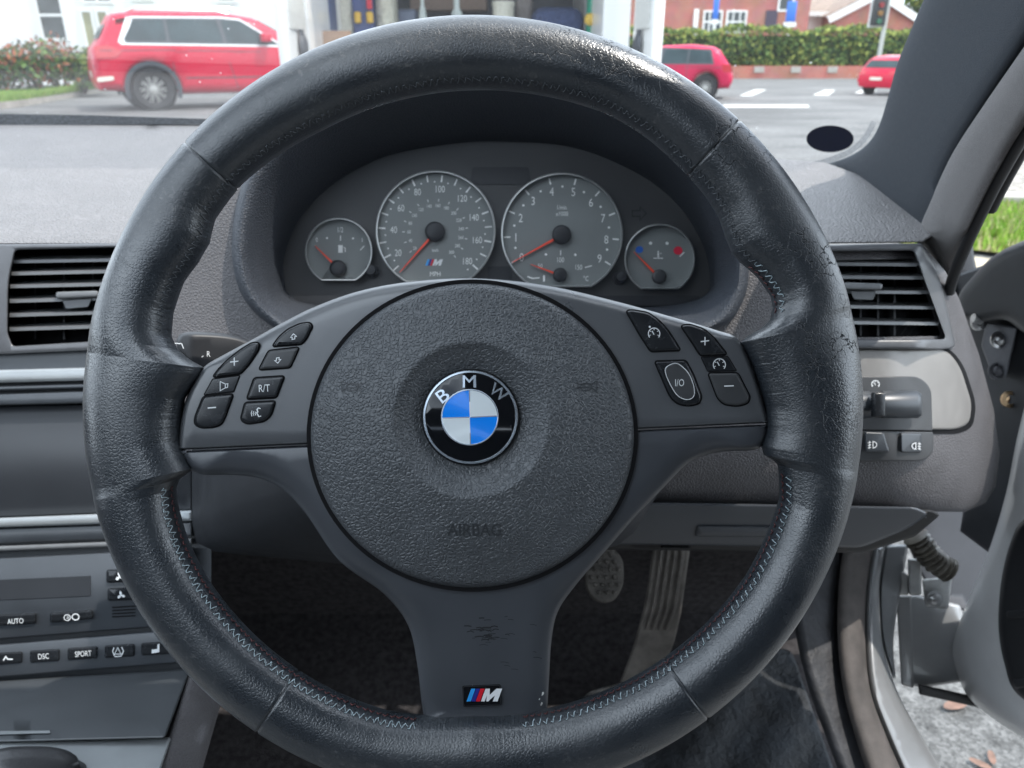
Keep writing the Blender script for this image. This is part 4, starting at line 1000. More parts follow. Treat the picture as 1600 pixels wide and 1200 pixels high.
# sill, kick panel and seal
SD = plane3((1320, 860, .80), (1460, 860, .84), (1400, 1200, .70))
def band(l, r, name, m, D, prof, mats=None):
    mb = MB(); slab(mb, cr(l, 5, closed=False) + cr(r, 5, closed=False)[::-1], cam(D), prof, res=7); return obj(name, mb, m, body, sharp=70)
band([(1230, 840), (1235, 920), (1245, 1000), (1265, 1080), (1290, 1150), (1320, 1230)], [(1330, 840), (1312, 920), (1312, 1000), (1325, 1080), (1350, 1150), (1385, 1230)], 'kick_panel', mat('scuffed_kick_panel', (.03, .031, .035), .6, bump=[('noise', 50, .003)], var=.5, vscale=40), lambda u, v: SD(u, v) + .02, [(0, .06), (0, .012), (6, .004), (14, 0)])
band([(1318, 850), (1310, 920), (1309, 1000), (1318, 1080), (1336, 1150), (1362, 1230)], [(1366, 850), (1354, 920), (1352, 1000), (1360, 1080), (1385, 1150), (1420, 1230)], 'sill_seal', mat('brown_grey_seal', (.085, .075, .07), .75, bump=[('noise', 900, .0006)], var=.3, vscale=60), SD, [(0, .06), (0, .012), (4, .006), (10, .002), (18, 0)])
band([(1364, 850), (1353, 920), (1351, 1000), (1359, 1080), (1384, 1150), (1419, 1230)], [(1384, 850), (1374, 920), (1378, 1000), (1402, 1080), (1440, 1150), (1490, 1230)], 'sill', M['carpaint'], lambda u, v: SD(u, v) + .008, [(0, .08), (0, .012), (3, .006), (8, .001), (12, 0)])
band([(1384, 850), (1374, 920), (1378, 1000), (1395, 1060)], [(1420, 850), (1408, 920), (1396, 1000), (1400, 1060)], 'door_jamb', M['carpaint'], lambda u, v: SD(u, v) + .05, [(0, .02), (0, .006), (4, 0)])

# =================================================================== OPEN DOOR
DD = plane3((1480, 450, .84), (1600, 450, .74), (1560, 1000, .80))
dp = lambda o: (lambda u, v: DD(u, v) + o)
# silver inner shell: broad curved band
mb = MB()
slab(mb, cr([(1640, 540), (1612, 600), (1590, 680), (1572, 770), (1545, 860), (1512, 940), (1490, 1000), (1492, 1040), (1510, 1085), (1545, 1118), (1590, 1148), (1660, 1190)], 6, closed=False) + cr([(1740, 1190), (1740, 540)], 6, closed=False), lambda u, v, off: C(u, v, DD(u, v) - .02 + off + .02 * math.sin(max(0, min(1, (u - 1490 - max(0, 900 - v) * .2) / 90)) * math.pi * .5) * -1), [(0, .07), (0, .03), (4, .018), (12, .008), (24, .002), (38, 0)], res=16)
door = obj('door', mb, mat('lifted_silver_paint', (.72, .725, .73), .36, metal=.1, coat=.4, bump=[('noise', 20, .0008)], var=.08, vscale=14), body, sharp=70)  # lighter copy of the car's silver, making up for the shade it lies in
mb = MB(); slab(mb, dens([(1490, 430), (1700, 360), (1700, 980), (1500, 830), (1530, 640)], 24), cam(dp(.05)), [(0, .02), (0, .004), (4, 0)], res=30); obj('jamb_shadow', mb, mat('jamb_shade_dark', (.035, .038, .044), .5, var=.3, vscale=20), door)  # dark sheet; the shade of the door gap is put into its colour
# black door top
mb = MB(); slab(mb, dens(rnd([(1395, 800), (1470, 770), (1575, 720), (1600, 800), (1520, 960), (1470, 940), (1440, 900)], 8), 14), cam(lambda u, v: .95), bev(4, .006, .03), res=16); obj('front_wing_edge', mb, mat('shaded_violet_grey', (.06, .062, .07), .5, var=.2, vscale=15), body, sharp=60)  # closes the ground gap; jamb shade is painted in as a dark tone
mb = MB(); slab(mb, cr([(1492, 500), (1498, 462), (1520, 432), (1550, 402), (1585, 382), (1640, 362), (1720, 350)], 6, closed=False) + cr([(1720, 560), (1640, 540), (1600, 520), (1570, 500), (1530, 505)], 5, closed=False), cam(dp(-.005)), [(0, .05), (0, .012), (3, .006), (9, .001), (16, 0)], res=16); obj('door_top', mb, mat('black_door_top', (.022, .025, .03), .4, var=.15, vscale=40), door, sharp=70)
mb = MB(); slab(mb, cr([(1478, 455), (1490, 425), (1506, 372), (1516, 362), (1522, 400), (1525, 430), (1504, 452), (1492, 480)], 5), cam(lambda u, v: .88), bev(5, .006, .02), res=14); obj('mirror_base', mb, M['hub'], door, sharp=60)
# hinge plate with bolt
HD = dp(.03)
mb = MB(); slab(mb, rnd([(1541, 503), (1590, 512), (1572, 592), (1548, 580), (1533, 540)], 4), cam(HD), bev(3, .002, .012)); hpm = mb
def bolt(x, y, r, D, mb, mi):
    s_ = D / F
    lathe(mb, [(r * 1.5 * s_, 0), (r * 1.5 * s_, .002), (r * s_, .0026), (r * s_, .006), (r * .6 * s_, .0078), (.00001, .008)], camM(x, y, D), 18, mi=mi)
bolt(1560, 531, 9, HD(1560, 531) - .001, hpm, 1); bolt(1556, 580, 9, HD(1556, 580) - .001, hpm, 2)
obj('hinge_plate', hpm, [mat('grey_hinge_steel', (.12, .125, .14), .4, metal=.3, var=.2), M['steel'], mat('dull_bolt', (.1, .1, .11), .4, metal=.5)], door, sharp=40)
mb = MB(); tube(mb, [C(1520, 497, .80), C(1534, 500, .80)], .005, 10); lathe(mb, [(.008, 0), (.008, .004), (.004, .005)], camM(1527, 505, .81), 14); obj('striker', mb, M['steel'], door)
mb = MB(); tube(mb, [C(1572, 622, .82), C(1580, 625, .82), C(1591, 626, .82)], .005, 12); lathe(mb, [(.009, 0), (.009, .003), (.005, .004)], camM(1576, 624, .815), 14); obj('pin', mb, mat('brass_pin', (.6, .42, .25), .3, metal=1), door)
mb = MB(); slab(mb, cr([(1660, 800), (1600, 812), (1578, 850), (1564, 910), (1560, 980), (1570, 1040), (1590, 1085), (1660, 1130)], 6, closed=False), cam(lambda u, v: DD(u, v) - .055), bev(10, .012, .03, 5), res=16); dt = obj('door_panel', mb, mat('black_door_panel', (.016, .017, .02), .42, var=.15, vscale=30), door, sharp=70)
mb = MB(); slab(mb, rnd([(1572, 955), (1660, 948), (1660, 962), (1574, 968)], 4), cam(lambda u, v: DD(u, v) - .058), bev(3, .004, .01)); slab(mb, rnd([(1582, 1062), (1660, 1050), (1660, 1068), (1586, 1076)], 4), cam(lambda u, v: DD(u, v) - .058), bev(3, .004, .01)); obj('panel_ridge', mb, M['hub'], door, sharp=60)
mb = MB()
for k, f in enumerate((0, 14)):
    ribbon(mb, cr([(1512 + f, 985), (1518 + f, 1020), (1540 + f, 1062), (1575 + f, 1100)], 6, closed=False), 2.5, lambda u, v, off: C(u, v, DD(u, v) - .0405 + off), 0)
# hinge area: door edge box, check strap bellows, hinge arm
mb = MB(); slab(mb, dens(rnd([(1412, 935), (1428, 928), (1500, 945), (1515, 1000), (1505, 1065), (1440, 1075), (1412, 1068)], 6), 12), cam(lambda u, v: .90), bev(6, .008, .03), res=16)
slab(mb, dens(rnd([(1400, 930), (1424, 930), (1428, 1076), (1408, 1070)], 4), 12), cam(lambda u, v: .885), bev(4, .006, .03))
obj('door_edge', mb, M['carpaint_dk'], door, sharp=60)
mb = MB(); slab(mb, dens(rnd([(1434, 1068), (1510, 1085), (1540, 1108), (1436, 1085)], 3), 12), cam(lambda u, v: .875), bev(3, .004, .02)); obj('door_bottom_seal', mb, M['rubber'], door, sharp=60)
mb = MB()
path = cr([(1430, 838), (1445, 858), (1462, 878), (1484, 892)], 12, closed=False); pts3 = [C(x, y, .84) for x, y in path]
rad = [.0115 + .0028 * math.sin(i * 1.65) for i in range(len(pts3))]
tube(mb, pts3, rad, 14); obj('cable_bellows', mb, mat('bellows_rubber', (.17, .155, .13), .38, var=.2), door, sharp=60)
mb = MB(); slab(mb, rnd([(1372, 888), (1410, 892), (1420, 900), (1420, 930), (1372, 928)], 4), cam(flat(.86)), bev(4, .005, .02)); slab(mb, rnd([(1418, 872), (1440, 874), (1440, 930), (1420, 930)], 5), cam(flat(.85)), bev(5, .006, .02)); slab(mb, rnd([(1440, 905), (1488, 900), (1482, 952), (1446, 948)], 6), cam(flat(.87)), bev(4, .005, .02)); bolt(1459, 935, 9, .866, mb, 1); obj('hinge', mb, [mat('grey_painted_hinge', (.55, .55, .54), .4, metal=.2, var=.2), M['steel']], door, sharp=50)

# =================================================================== OUTSIDE
def gz(x): return -.15 * max(0, min(1, (x + 4.5) / 4.5))
def G(px, py):                        # pixel -> ground
    r = ray(px, py); z = 0
    for _ in range(6):
        t = (z - CAMZ) / r.z; z = gz(r.x * t)
    return EYE + r * t
asph = mat('weathered_asphalt', (.15, .15, .147), .85, bump=[('noise', 120, .006)], var=.35, vscale=25, spec=.3)
def speckle(m, sc, lo, hi):
    nt = m.node_tree; N = nt.nodes; L = nt.links; b = N['Principled BSDF']
    v = N.new('ShaderNodeTexVoronoi'); v.inputs['Scale'].default_value = sc; tc = N.new('ShaderNodeTexCoord'); L.new(tc.outputs['Object'], v.inputs['Vector'])
    s = N.new('ShaderNodeSeparateColor'); L.new(v.outputs['Color'], s.inputs[0])
    src = b.inputs['Base Color'].links[0].from_socket
    mx = N.new('ShaderNodeMix'); mx.data_type = 'RGBA'; mx.blend_type = 'MULTIPLY'; mx.inputs['Factor'].default_value = 1
    r = N.new('ShaderNodeMapRange'); r.inputs['To Min'].default_value = lo; r.inputs['To Max'].default_value = hi; L.new(s.outputs[0], r.inputs['Value'])
    L.new(src, mx.inputs['A']); L.new(r.outputs[0], mx.inputs['B']); L.new(mx.outputs['Result'], b.inputs['Base Color'])
speckle(asph, 190, .65, 1.4)
def patches(m, sc, lo, hi):
    nt = m.node_tree; N = nt.nodes; L = nt.links; b = N['Principled BSDF']; tc = N.new('ShaderNodeTexCoord'); n = N.new('ShaderNodeTexNoise'); n.inputs['Scale'].default_value = sc; n.inputs['Detail'].default_value = 7; n.inputs['Roughness'].default_value = .65
    mp_ = N.new('ShaderNodeMapping'); mp_.inputs['Scale'].default_value = (.35, 1, 1); L.new(tc.outputs['Object'], mp_.inputs['Vector']); L.new(mp_.outputs[0], n.inputs['Vector'])
    src = b.inputs['Base Color'].links[0].from_socket; mx = N.new('ShaderNodeMix'); mx.data_type = 'RGBA'; mx.blend_type = 'MULTIPLY'; mx.inputs['Factor'].default_value = 1
    r = N.new('ShaderNodeMapRange'); r.inputs['From Min'].default_value = .38; r.inputs['From Max'].default_value = .62; r.inputs['To Min'].default_value = lo; r.inputs['To Max'].default_value = hi; L.new(n.outputs['Fac'], r.inputs['Value'])
    L.new(src, mx.inputs['A']); L.new(r.outputs[0], mx.inputs['B']); L.new(mx.outputs['Result'], b.inputs['Base Color'])
patches(asph, .9, .62, 1.15)
mb = MB()
xs = [-400, -60, -4.5, 0, 60, 400]
loft(mb, [[Vector((x, y, gz(x))) for x in xs] for y in (-60, 0, 20, 60, 500)], closed=False)
o = obj('road', mb, asph, sharp=30, loc=(0, 0, 0)); o['kind'] = 'structure'
# left: kerb and grass bank
grassm = mat('grass', (.12, .22, .03), .9, bump=[('noise', 60, .03)], var=.5, vscale=8, spec=.2)
kerbm = mat('concrete_kerb', (.36, .34, .3), .85, bump=[('noise', 90, .003)], var=.2, vscale=6)
kb = [(-300, 205), (-60, 178), (40, 166), (110, 153), (165, 142), (225, 138), (420, 131)]
K0 = [G(x, y) for x, y in kb]
mb = MB(); up = Vector((0, 0, .12)); bkv = Vector((-.06, .16, 0))
loft(mb, [K0, [p + up for p in K0], [p + up + bkv for p in K0], [p + bkv for p in K0]], closed=False); o = obj('kerb', mb, kerbm, sharp=30); o['kind'] = 'structure'
gb = [p + bkv * .9 + Vector((0, 0, .10)) for p in K0]
mb = MB(); loft(mb, [gb, [p + Vector((-.5, 2.0, .04)) for p in gb], [p + Vector((-2, 7, .1)) for p in gb]], closed=False); o = obj('grass_bank', mb, grassm, sharp=30); o['kind'] = 'structure'
def blades(name, area_fn, n, h, cols, label):
    mb = MB()
    for i in range(n):
        p = area_fn(); a = random.uniform(0, 6.28); w = random.uniform(.006, .014); hh = h * random.uniform(.5, 1.2)
        d = Vector((math.cos(a), math.sin(a), 0)); l = Vector((random.gauss(0, .3), random.gauss(0, .3), 1)) * hh
        mb.add([p - d * w, p + d * w, p + l], [(0, 1, 2)], random.randrange(len(cols)))
    o = obj(name, mb, cols, sharp=180, merge=False); tag(o, label, 'grass', kind='stuff'); return o
gcols = [mat('grass_blade', (.24, .38, .06), .8, spec=.1, var=.2), mat('grass_blade_dark', (.13, .28, .03), .8, spec=.1, var=.2), mat('grass_blade_pale', (.3, .38, .08), .7, var=.2)]
def abank():
    k = random.random() * (len(gb) - 1); i = int(k); t = k - i; p = gb[i] * (1 - t) + gb[i + 1] * t
    s = random.random() ** 1.3; return p + Vector((-.5 * s, 2.4 * s, .04 * s))
blades('bank_grass', abank, 12000, .14, gcols, 'bright mown grass strip behind the left kerb')
# leafy shrubs
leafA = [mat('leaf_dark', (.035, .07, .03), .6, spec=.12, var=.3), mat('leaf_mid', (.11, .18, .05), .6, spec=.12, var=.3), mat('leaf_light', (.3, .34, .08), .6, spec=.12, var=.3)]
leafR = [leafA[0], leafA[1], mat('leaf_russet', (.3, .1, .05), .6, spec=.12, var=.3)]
def leaves(mb, n, sampler, size, mi=(0, 1, 1, 2)):
    for i in range(n):
        p, up_ = sampler(); a = Vector((random.gauss(0, 1), random.gauss(0, 1), random.gauss(0, 1))).normalized(); b = a.orthogonal().normalized(); s = size * random.uniform(.6, 1.4)
        b = Matrix.Rotation(random.uniform(0, 6.28), 3, a) @ b; c = a.cross(b)
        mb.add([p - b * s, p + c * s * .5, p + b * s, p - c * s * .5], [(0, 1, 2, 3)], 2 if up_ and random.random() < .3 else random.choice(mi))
def shrub(px, Y, w, h, cols, label, cat='shrub', group=None, n=900, size=.07, py=140):
    c = Fy(px, py, Y); base = Vector((c.x, Y, gz(c.x) + .05))
    t = thing('shrub', label, cat, base, group)
    mb = MB()
    for k in range(5):
        a = k * 1.26; tube(mb, [base, base + Vector((math.cos(a) * w * .12, math.sin(a) * w * .12, h * .3)), base + Vector((math.cos(a) * w * .3, math.sin(a) * w * .25, h * .7))], [.025, .018, .008], 6)
    obj('stem', mb, mat('shrub_bark', (.08, .06, .04), .9), t)
    lob = [(Vector((random.uniform(-.35, .35) * w, random.uniform(-.25, .25) * w, random.uniform(.3, .8) * h)), random.uniform(.22, .38)) for _ in range(9)]
    def smp():
        l, r = random.choice(lob); d = Vector((random.gauss(0, 1), random.gauss(0, 1), random.gauss(0, 1))).normalized() * r * random.uniform(.6, 1)
        p = l + Vector((d.x * w, d.y * w, d.z * h)); p.z = max(.02, p.z); return base + p, p.z > h * .75
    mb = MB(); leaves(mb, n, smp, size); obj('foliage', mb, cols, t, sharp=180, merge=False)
    return t
for px, Y, w, h, cols, lab in ((12, 19, 1.7, 1.0, leafR, 'russet tinged low shrub on the grass bank at far left'), (58, 20, 1.8, 1.25, leafR, 'reddish topped shrub below the white house window'), (95, 19.5, 1.7, 1.2, leafR, 'red flowering shrub left of the parked estate car'), (132, 20, 1.5, 1.0, leafA, 'dark green shrub close behind the red car'), (-40, 19, 2.0, 1.1, leafA, 'green shrub cut by the left picture edge')):
    shrub(px, Y, w, h, cols, lab, group='shrubs along the grass bank')
# ---------------- buildings
whitewall = mat('white_render_wall', (.82, .82, .78), .9, bump=[('noise', 60, .004)], var=.04, vscale=2)
whitep = mat('white_window_paint', (.8, .8, .76), .5, var=.03)
darkglass = mat('dark_window_glass', (.05, .06, .06), .1, var=.5, vscale=1.5)
doorcol = mat('olive_glazed_door', (.3, .29, .16), .4, var=.2, vscale=2)
def brick_mat(name, c1, c2, mortar):
    m = bpy.data.materials.new(name); m.use_nodes = True; N = m.node_tree.nodes; L = m.node_tree.links; b = N['Principled BSDF']; b.inputs['Roughness'].default_value = .9
    tc = N.new('ShaderNodeTexCoord'); mp_ = N.new('ShaderNodeMapping'); mp_.inputs['Rotation'].default_value = (R(90), 0, 0); L.new(tc.outputs['Object'], mp_.inputs['Vector'])
    br = N.new('ShaderNodeTexBrick'); br.inputs['Color1'].default_value = (*c1, 1); br.inputs['Color2'].default_value = (*c2, 1); br.inputs['Mortar'].default_value = (*mortar, 1)
    br.inputs['Scale'].default_value = 1; br.inputs['Brick Width'].default_value = .22; br.inputs['Row Height'].default_value = .075; br.inputs['Mortar Size'].default_value = .01
    L.new(mp_.outputs[0], br.inputs['Vector'])
    n = N.new('ShaderNodeTexNoise'); n.inputs['Scale'].default_value = 1.2; L.new(tc.outputs['Object'], n.inputs['Vector'])
    mx = N.new('ShaderNodeMix'); mx.data_type = 'RGBA'; mx.blend_type = 'OVERLAY'; mx.inputs['Factor'].default_value = .35; L.new(br.outputs['Color'], mx.inputs['A']); L.new(n.outputs['Color'], mx.inputs['B']); L.new(mx.outputs['Result'], b.inputs['Base Color'])
    return m
brick = brick_mat('red_brick', (.42, .1, .065), (.34, .08, .055), (.4, .3, .25))
tiles = mat('brown_roof_tiles', (.26, .2, .16), .85, bump=[('noise', 20, .02)], var=.3, vscale=5)
def vbox(mb, pxa, pya, pxb, pyb, Y, depth, mi=0):     # upright box whose front spans the pixel rectangle on the plane y=Y
    a, b = Fy(pxa, pya, Y), Fy(pxb, pyb, Y); ym = max(0, (pya + pyb) / 2); a.x, b.x = Fy(pxa, ym, Y).x, Fy(pxb, ym, Y).x
    box(mb, (min(a.x, b.x), Y, min(a.z, b.z)), (max(a.x, b.x), Y + depth, max(a.z, b.z)), mi)
def window(parent, pxa, pya, pxb, pyb, Y, mullions=1, gm=None, name='window', rows=1):
    a, b = Fy(pxa, pya, Y), Fy(pxb, pyb, Y); ym = max(0, (max(0, pya) + pyb) / 2); a.x, b.x = Fy(pxa, ym, Y).x, Fy(pxb, ym, Y).x; x0, x1, z0, z1 = min(a.x, b.x), max(a.x, b.x), min(a.z, b.z), max(a.z, b.z)
    t = .09; mb = MB()
    box(mb, (x0, Y - .06, z0), (x0 + t, Y + .03, z1)); box(mb, (x1 - t, Y - .06, z0), (x1, Y + .03, z1)); box(mb, (x0 + t, Y - .06, z0), (x1 - t, Y + .03, z0 + t)); box(mb, (x0 + t, Y - .06, z1 - t), (x1 - t, Y + .03, z1))
    for k in range(1, mullions + 1): xm = x0 + (x1 - x0) * k / (mullions + 1); box(mb, (xm - .03, Y - .05, z0 + t), (xm + .03, Y + .025, z1 - t))
    for k in range(1, rows): zm = z0 + (z1 - z0) * k / rows; box(mb, (x0 + t, Y - .045, zm - .04), (x1 - t, Y + .02, zm + .04))
    w = obj(name, mb, whitep, parent, sharp=30)
    mb = MB(); mb.add([(x0 + t, Y - .02, z0 + t), (x1 - t, Y - .02, z0 + t), (x1 - t, Y - .02, z1 - t), (x0 + t, Y - .02, z1 - t)], [(0, 1, 2, 3)]); obj('pane', mb, gm or darkglass, w)
    return w
# white house on the left
YW = 27
wh = thing('white_house', 'white rendered house with sash window and glazed door behind the shrubs', 'house', Fy(200, 110, YW + 4))
mb = MB(); a = Fy(-420, 100, YW); b = Fy(470, 100, YW); box(mb, (a.x, YW, -.2), (b.x, YW + 9, 6)); obj('wall', mb, whitewall, wh)
mb = MB(); box(mb, (a.x - .3, YW - .4, 6.0), (b.x + .3, YW + 9.4, 6.2)); loft(mb, [[(a.x - .3, YW - .4, 6.2), (a.x - .3, YW + 4.5, 9)], [(b.x + .3, YW - .4, 6.2), (b.x + .3, YW + 4.5, 9)]], closed=False); obj('roof', mb, tiles, wh)
window(wh, 60, -60, 104, 64, YW, 0, rows=3); window(wh, 128, -50, 178, 6, YW, 1); window(wh, 130, 14, 152, 84, YW, 0, gm=doorcol, name='door_leaf'); window(wh, 154, 14, 176, 84, YW, 0, gm=doorcol, name='door_leaf')
window(wh, 205, -50, 240, 2, YW, 0); window(wh, 338, -50, 372, 5, YW, 0)
# brick houses on the right
YB = 47
bh = thing('brick_house', 'red brick house with white sash windows above the hedge', 'house', Fy(1130, 60, YB + 4))
mb = MB(); a = Fy(985, 40, YB); b = Fy(1262, 40, YB); box(mb, (a.x, YB, -.2), (b.x, YB + 9, 6.5)); obj('wall', mb, brick, bh)
mb = MB(); loft(mb, [[(a.x - .4, YB - .4, 6.5), (a.x - .4, YB + 4.5, 9.5), (a.x - .4, YB + 9.4, 6.5)], [(b.x + .4, YB - .4, 6.5), (b.x + .4, YB + 4.5, 9.5), (b.x + .4, YB + 9.4, 6.5)]], closed=False); obj('roof', mb, tiles, bh)
for x0, x1 in ((1098, 1128), (1134, 1166)): window(bh, x0, 16, x1, 52, YB, 2, rows=2)
window(bh, 1215, -20, 1240, 18, YB, 0)
mb = MB(); vbox(mb, 1083, 14, 1090, 70, YB - .12, .1); obj('downpipe', mb, whitep, bh)
mb = MB(); vbox(mb, 1196, 16, 1214, 48, YB - .05, .1); obj('doorway', mb, mat('dark_doorway', (.06, .045, .07), .8), bh)
YG = 52
bg = thing('gable_bungalow', 'red brick bungalow with brown tiled roof and white gable boards', 'house', Fy(1360, 60, YG + 4))
g0, g1, ga = Fy(1306, 22, YG), Fy(1432, 28, YG), Fy(1372, -12, YG)
mb = MB(); fr_ = [(g0.x, -.2), (g1.x, -.2), (g1.x, g1.z), (ga.x, ga.z), (g0.x, g0.z)]
loft(mb, [[(x, YG, z) for x, z in fr_], [(x, YG + 10, z) for x, z in fr_]], cap=True)
w0 = Fy(1252, 20, YG + 3); box(mb, (w0.x, YG + 2, -.2), (g0.x + .002, YG + 9, g0.z - .002)); obj('wall', mb, brick, bg, sharp=20)
mb = MB()
for p, q in ((g0, ga), (ga, g1)):
    d = Vector((q.x - p.x, 0, q.z - p.z)).normalized(); n = Vector((-d.z, 0, d.x)); A_ = Vector((p.x, YG - .3, p.z)) - d * (.6 if p is g0 else 0); B_ = Vector((q.x, YG - .3, q.z)) + d * (.6 if q is g1 else 0)
    for y in (0,): loft(mb, [[A_ - n * .28, B_ - n * .28], [A_ + n * .12, B_ + n * .12], [A_ + n * .12 + Vector((0, .28, 0)), B_ + n * .12 + Vector((0, .28, 0))]], closed=False)
obj('barge_board', mb, whitep, bg)
mb = MB()
loft(mb, [[(g0.x - .5, YG - .25, g0.z - .1), (ga.x, YG - .25, ga.z + .2), (g1.x + .5, YG - .25, g1.z - .1)], [(g0.x - .5, YG + 10, g0.z - .1), (ga.x, YG + 10, ga.z + .2), (g1.x + .5, YG + 10, g1.z - .1)]], closed=False)
e0 = Fy(1252, 20, YG + 1.4); loft(mb, [[(e0.x - .4, YG + 1.4, g0.z - .05), (ga.x, YG + 1.4, g0.z - .05)], [(e0.x + .8, YG + 5.5, ga.z + .1), (ga.x, YG + 5.5, ga.z + .1)]], closed=False); obj('roof', mb, tiles, bg)
mb = MB(); vbox(mb, 1254, 18, 1312, 25, YG + 1.2, .15); obj('fascia', mb, whitep, bg)
window(bg, 1287, 24, 1306, 42, YG + 1.95, 0); mb = MB(); vbox(mb, 1262, 24, 1284, 46, YG + 1.93, .06); obj('porch_panel', mb, whitep, bg)
# ---------------- hedge and low wall
YH = 38
h0, h1 = Fy(985, 100, YH), Fy(1500, 100, YH)
lw = MB(); zt = Fy(1200, 103, YH).z; box(lw, (h0.x, YH - .15, -.2), (h1.x, YH + .1, zt), 0)
for k in range(9):
    x = h0.x + (h1.x - h0.x) * (k + .5) / 9; box(lw, (x - .22, YH - .22, zt - .28), (x + .22, YH - .152, zt - .02), 1)
o = obj('garden_wall', lw, [brick, kerbm], sharp=20); tag(o, 'low red brick garden wall with pale stone blocks under the hedge', 'wall')
hz0, hz1 = Fy(1200, 106, YH + .3).z, Fy(1200, 46, YH + .3).z
hd = thing('hedge', 'long clipped dark green hedge with yellow green top behind the low wall', 'hedge', ((h0.x + h1.x) / 2, YH + .8, hz0))
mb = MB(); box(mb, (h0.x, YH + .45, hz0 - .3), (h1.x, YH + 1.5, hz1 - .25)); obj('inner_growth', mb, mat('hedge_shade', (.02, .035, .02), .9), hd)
mb = MB()
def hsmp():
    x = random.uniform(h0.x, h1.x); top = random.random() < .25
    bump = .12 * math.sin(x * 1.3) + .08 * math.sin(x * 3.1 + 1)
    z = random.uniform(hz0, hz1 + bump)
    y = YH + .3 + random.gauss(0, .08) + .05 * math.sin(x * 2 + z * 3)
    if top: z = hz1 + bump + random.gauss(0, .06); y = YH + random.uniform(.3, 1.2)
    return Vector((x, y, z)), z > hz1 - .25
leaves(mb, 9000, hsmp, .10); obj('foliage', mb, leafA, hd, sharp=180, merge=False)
# conifer by the pillar
c = Fy(1425, 60, 60); tr = thing('conifer_tree', 'tall grey green conifer between the bungalow and the pillar', 'tree', (c.x, 60, -.15))
mb = MB(); tube(mb, [(c.x, 60, -.15), (c.x, 60, 3), (c.x, 60, 8)], [.18, .14, .03], 8); obj('trunk', mb, mat('conifer_bark', (.09, .07, .05), .9), tr)
mb = MB()
def csmp():
    z = random.uniform(.4, 8.5); r = 1.5 * (1 - z / 9.2) ** .7 * random.uniform(.5, 1); a = random.uniform(0, 6.28); return Vector((c.x + r * math.cos(a), 60 + r * math.sin(a), z)), False
leaves(mb, 1800, csmp, .22); obj('crown', mb, leafA, tr, sharp=180, merge=False)
# ---------------- street furniture
galv = mat('galvanised_pole', (.45, .46, .42), .5, metal=.3, var=.1)
b0 = G(1372, 130); bz = Fy(1370, 108, 34); PX = bz.x; PY = 34
tl = thing('traffic_light', 'traffic light with black signal head on a grey pole by the hedge', 'traffic light', (PX, PY, -.15))
mb = MB(); tube(mb, [(PX, PY, -.15), (PX, PY, 4.2)], .085, 12); obj('pole', mb, galv, tl)
hA, hB = Fy(1366, 2, PY), Fy(1380, 40, PY)
mb = MB(); box(mb, (hA.x, PY - .2, hB.z), (hB.x - .02, PY + .1, hA.z + .1), b=.03); sh = obj('signal_head', mb, mat('signal_black', (.02, .022, .022), .5), tl)
mb = MB(); box(mb, (hA.x - .06, PY + .1, hB.z - .06), (hB.x + .03, PY + .13, hA.z + .16)); obj('backing_board', mb, whitep, sh)
for k, colr in enumerate(((.25, .02, .02), (.25, .12, .02), (.02, .12, .06))):
    z = hA.z - .05 - k * (hA.z - hB.z) / 3.0 - .08
    mb = MB(); lathe(mb, [(.1, 0), (.1, .07), (.085, .05), (.0001, .06)], Matrix.Translation((hA.x * .5 + hB.x * .5 - .03, PY - .2, z)) @ Matrix.Rotation(R(90), 4, 'X'), 16); obj('lamp', mb, mat('signal_lens', colr, .3), sh)
bluem = mat('blue_sign_face', (.03, .16, .6), .4, var=.03)
for px, Y, y0, y1, w, lab in ((1120, 40, -4, 30, 3.5, 'blue street sign before the brick house windows'), (1238, 40, 2, 34, 6, 'blue street sign on a white post left of the bungalow')):
    a = Fy(px, y0, Y); b = Fy(px, y1, Y); gx_ = a.x
    t = thing('street_sign', lab, 'street sign', (gx_, Y, -.15), 'blue signs over the hedge')
    mb = MB(); tube(mb, [(gx_, Y, -.15), (gx_, Y, b.z + .1)], .06, 10); obj('post', mb, whitep, t)
    mb = MB(); box(mb, (gx_ - w * .038, Y - .08, b.z), (gx_ + w * .038, Y - .04, a.z), 0, b=.015); box(mb, (gx_ - w * .05, Y - .075, b.z - .22), (gx_ + w * .05, Y - .045, b.z - .02), 1); obj('sign_face', mb, [bluem, whitep], t)
# ---------------- road markings and far kerb
lm = mat('road_paint', (.55, .55, .52), .8, var=.35, vscale=5)
def mark(pts, lab):
    P = [G(*p) + Vector((0, 0, .004)) for p in pts]; mb = MB(); mb.add(P, [tuple(range(len(P)))]); o = obj('road_marking', mb, lm); o['kind'] = 'structure'
mark([(1270, 149), (1288, 141), (1305, 141), (1295, 149)], ''); mark([(1155, 150), (1180, 140), (1198, 140), (1175, 150)], ''); mark([(1335, 146), (1345, 141), (1370, 141), (1362, 146)], ''); mark([(1130, 168), (1265, 168), (1262, 164), (1130, 164)], '')
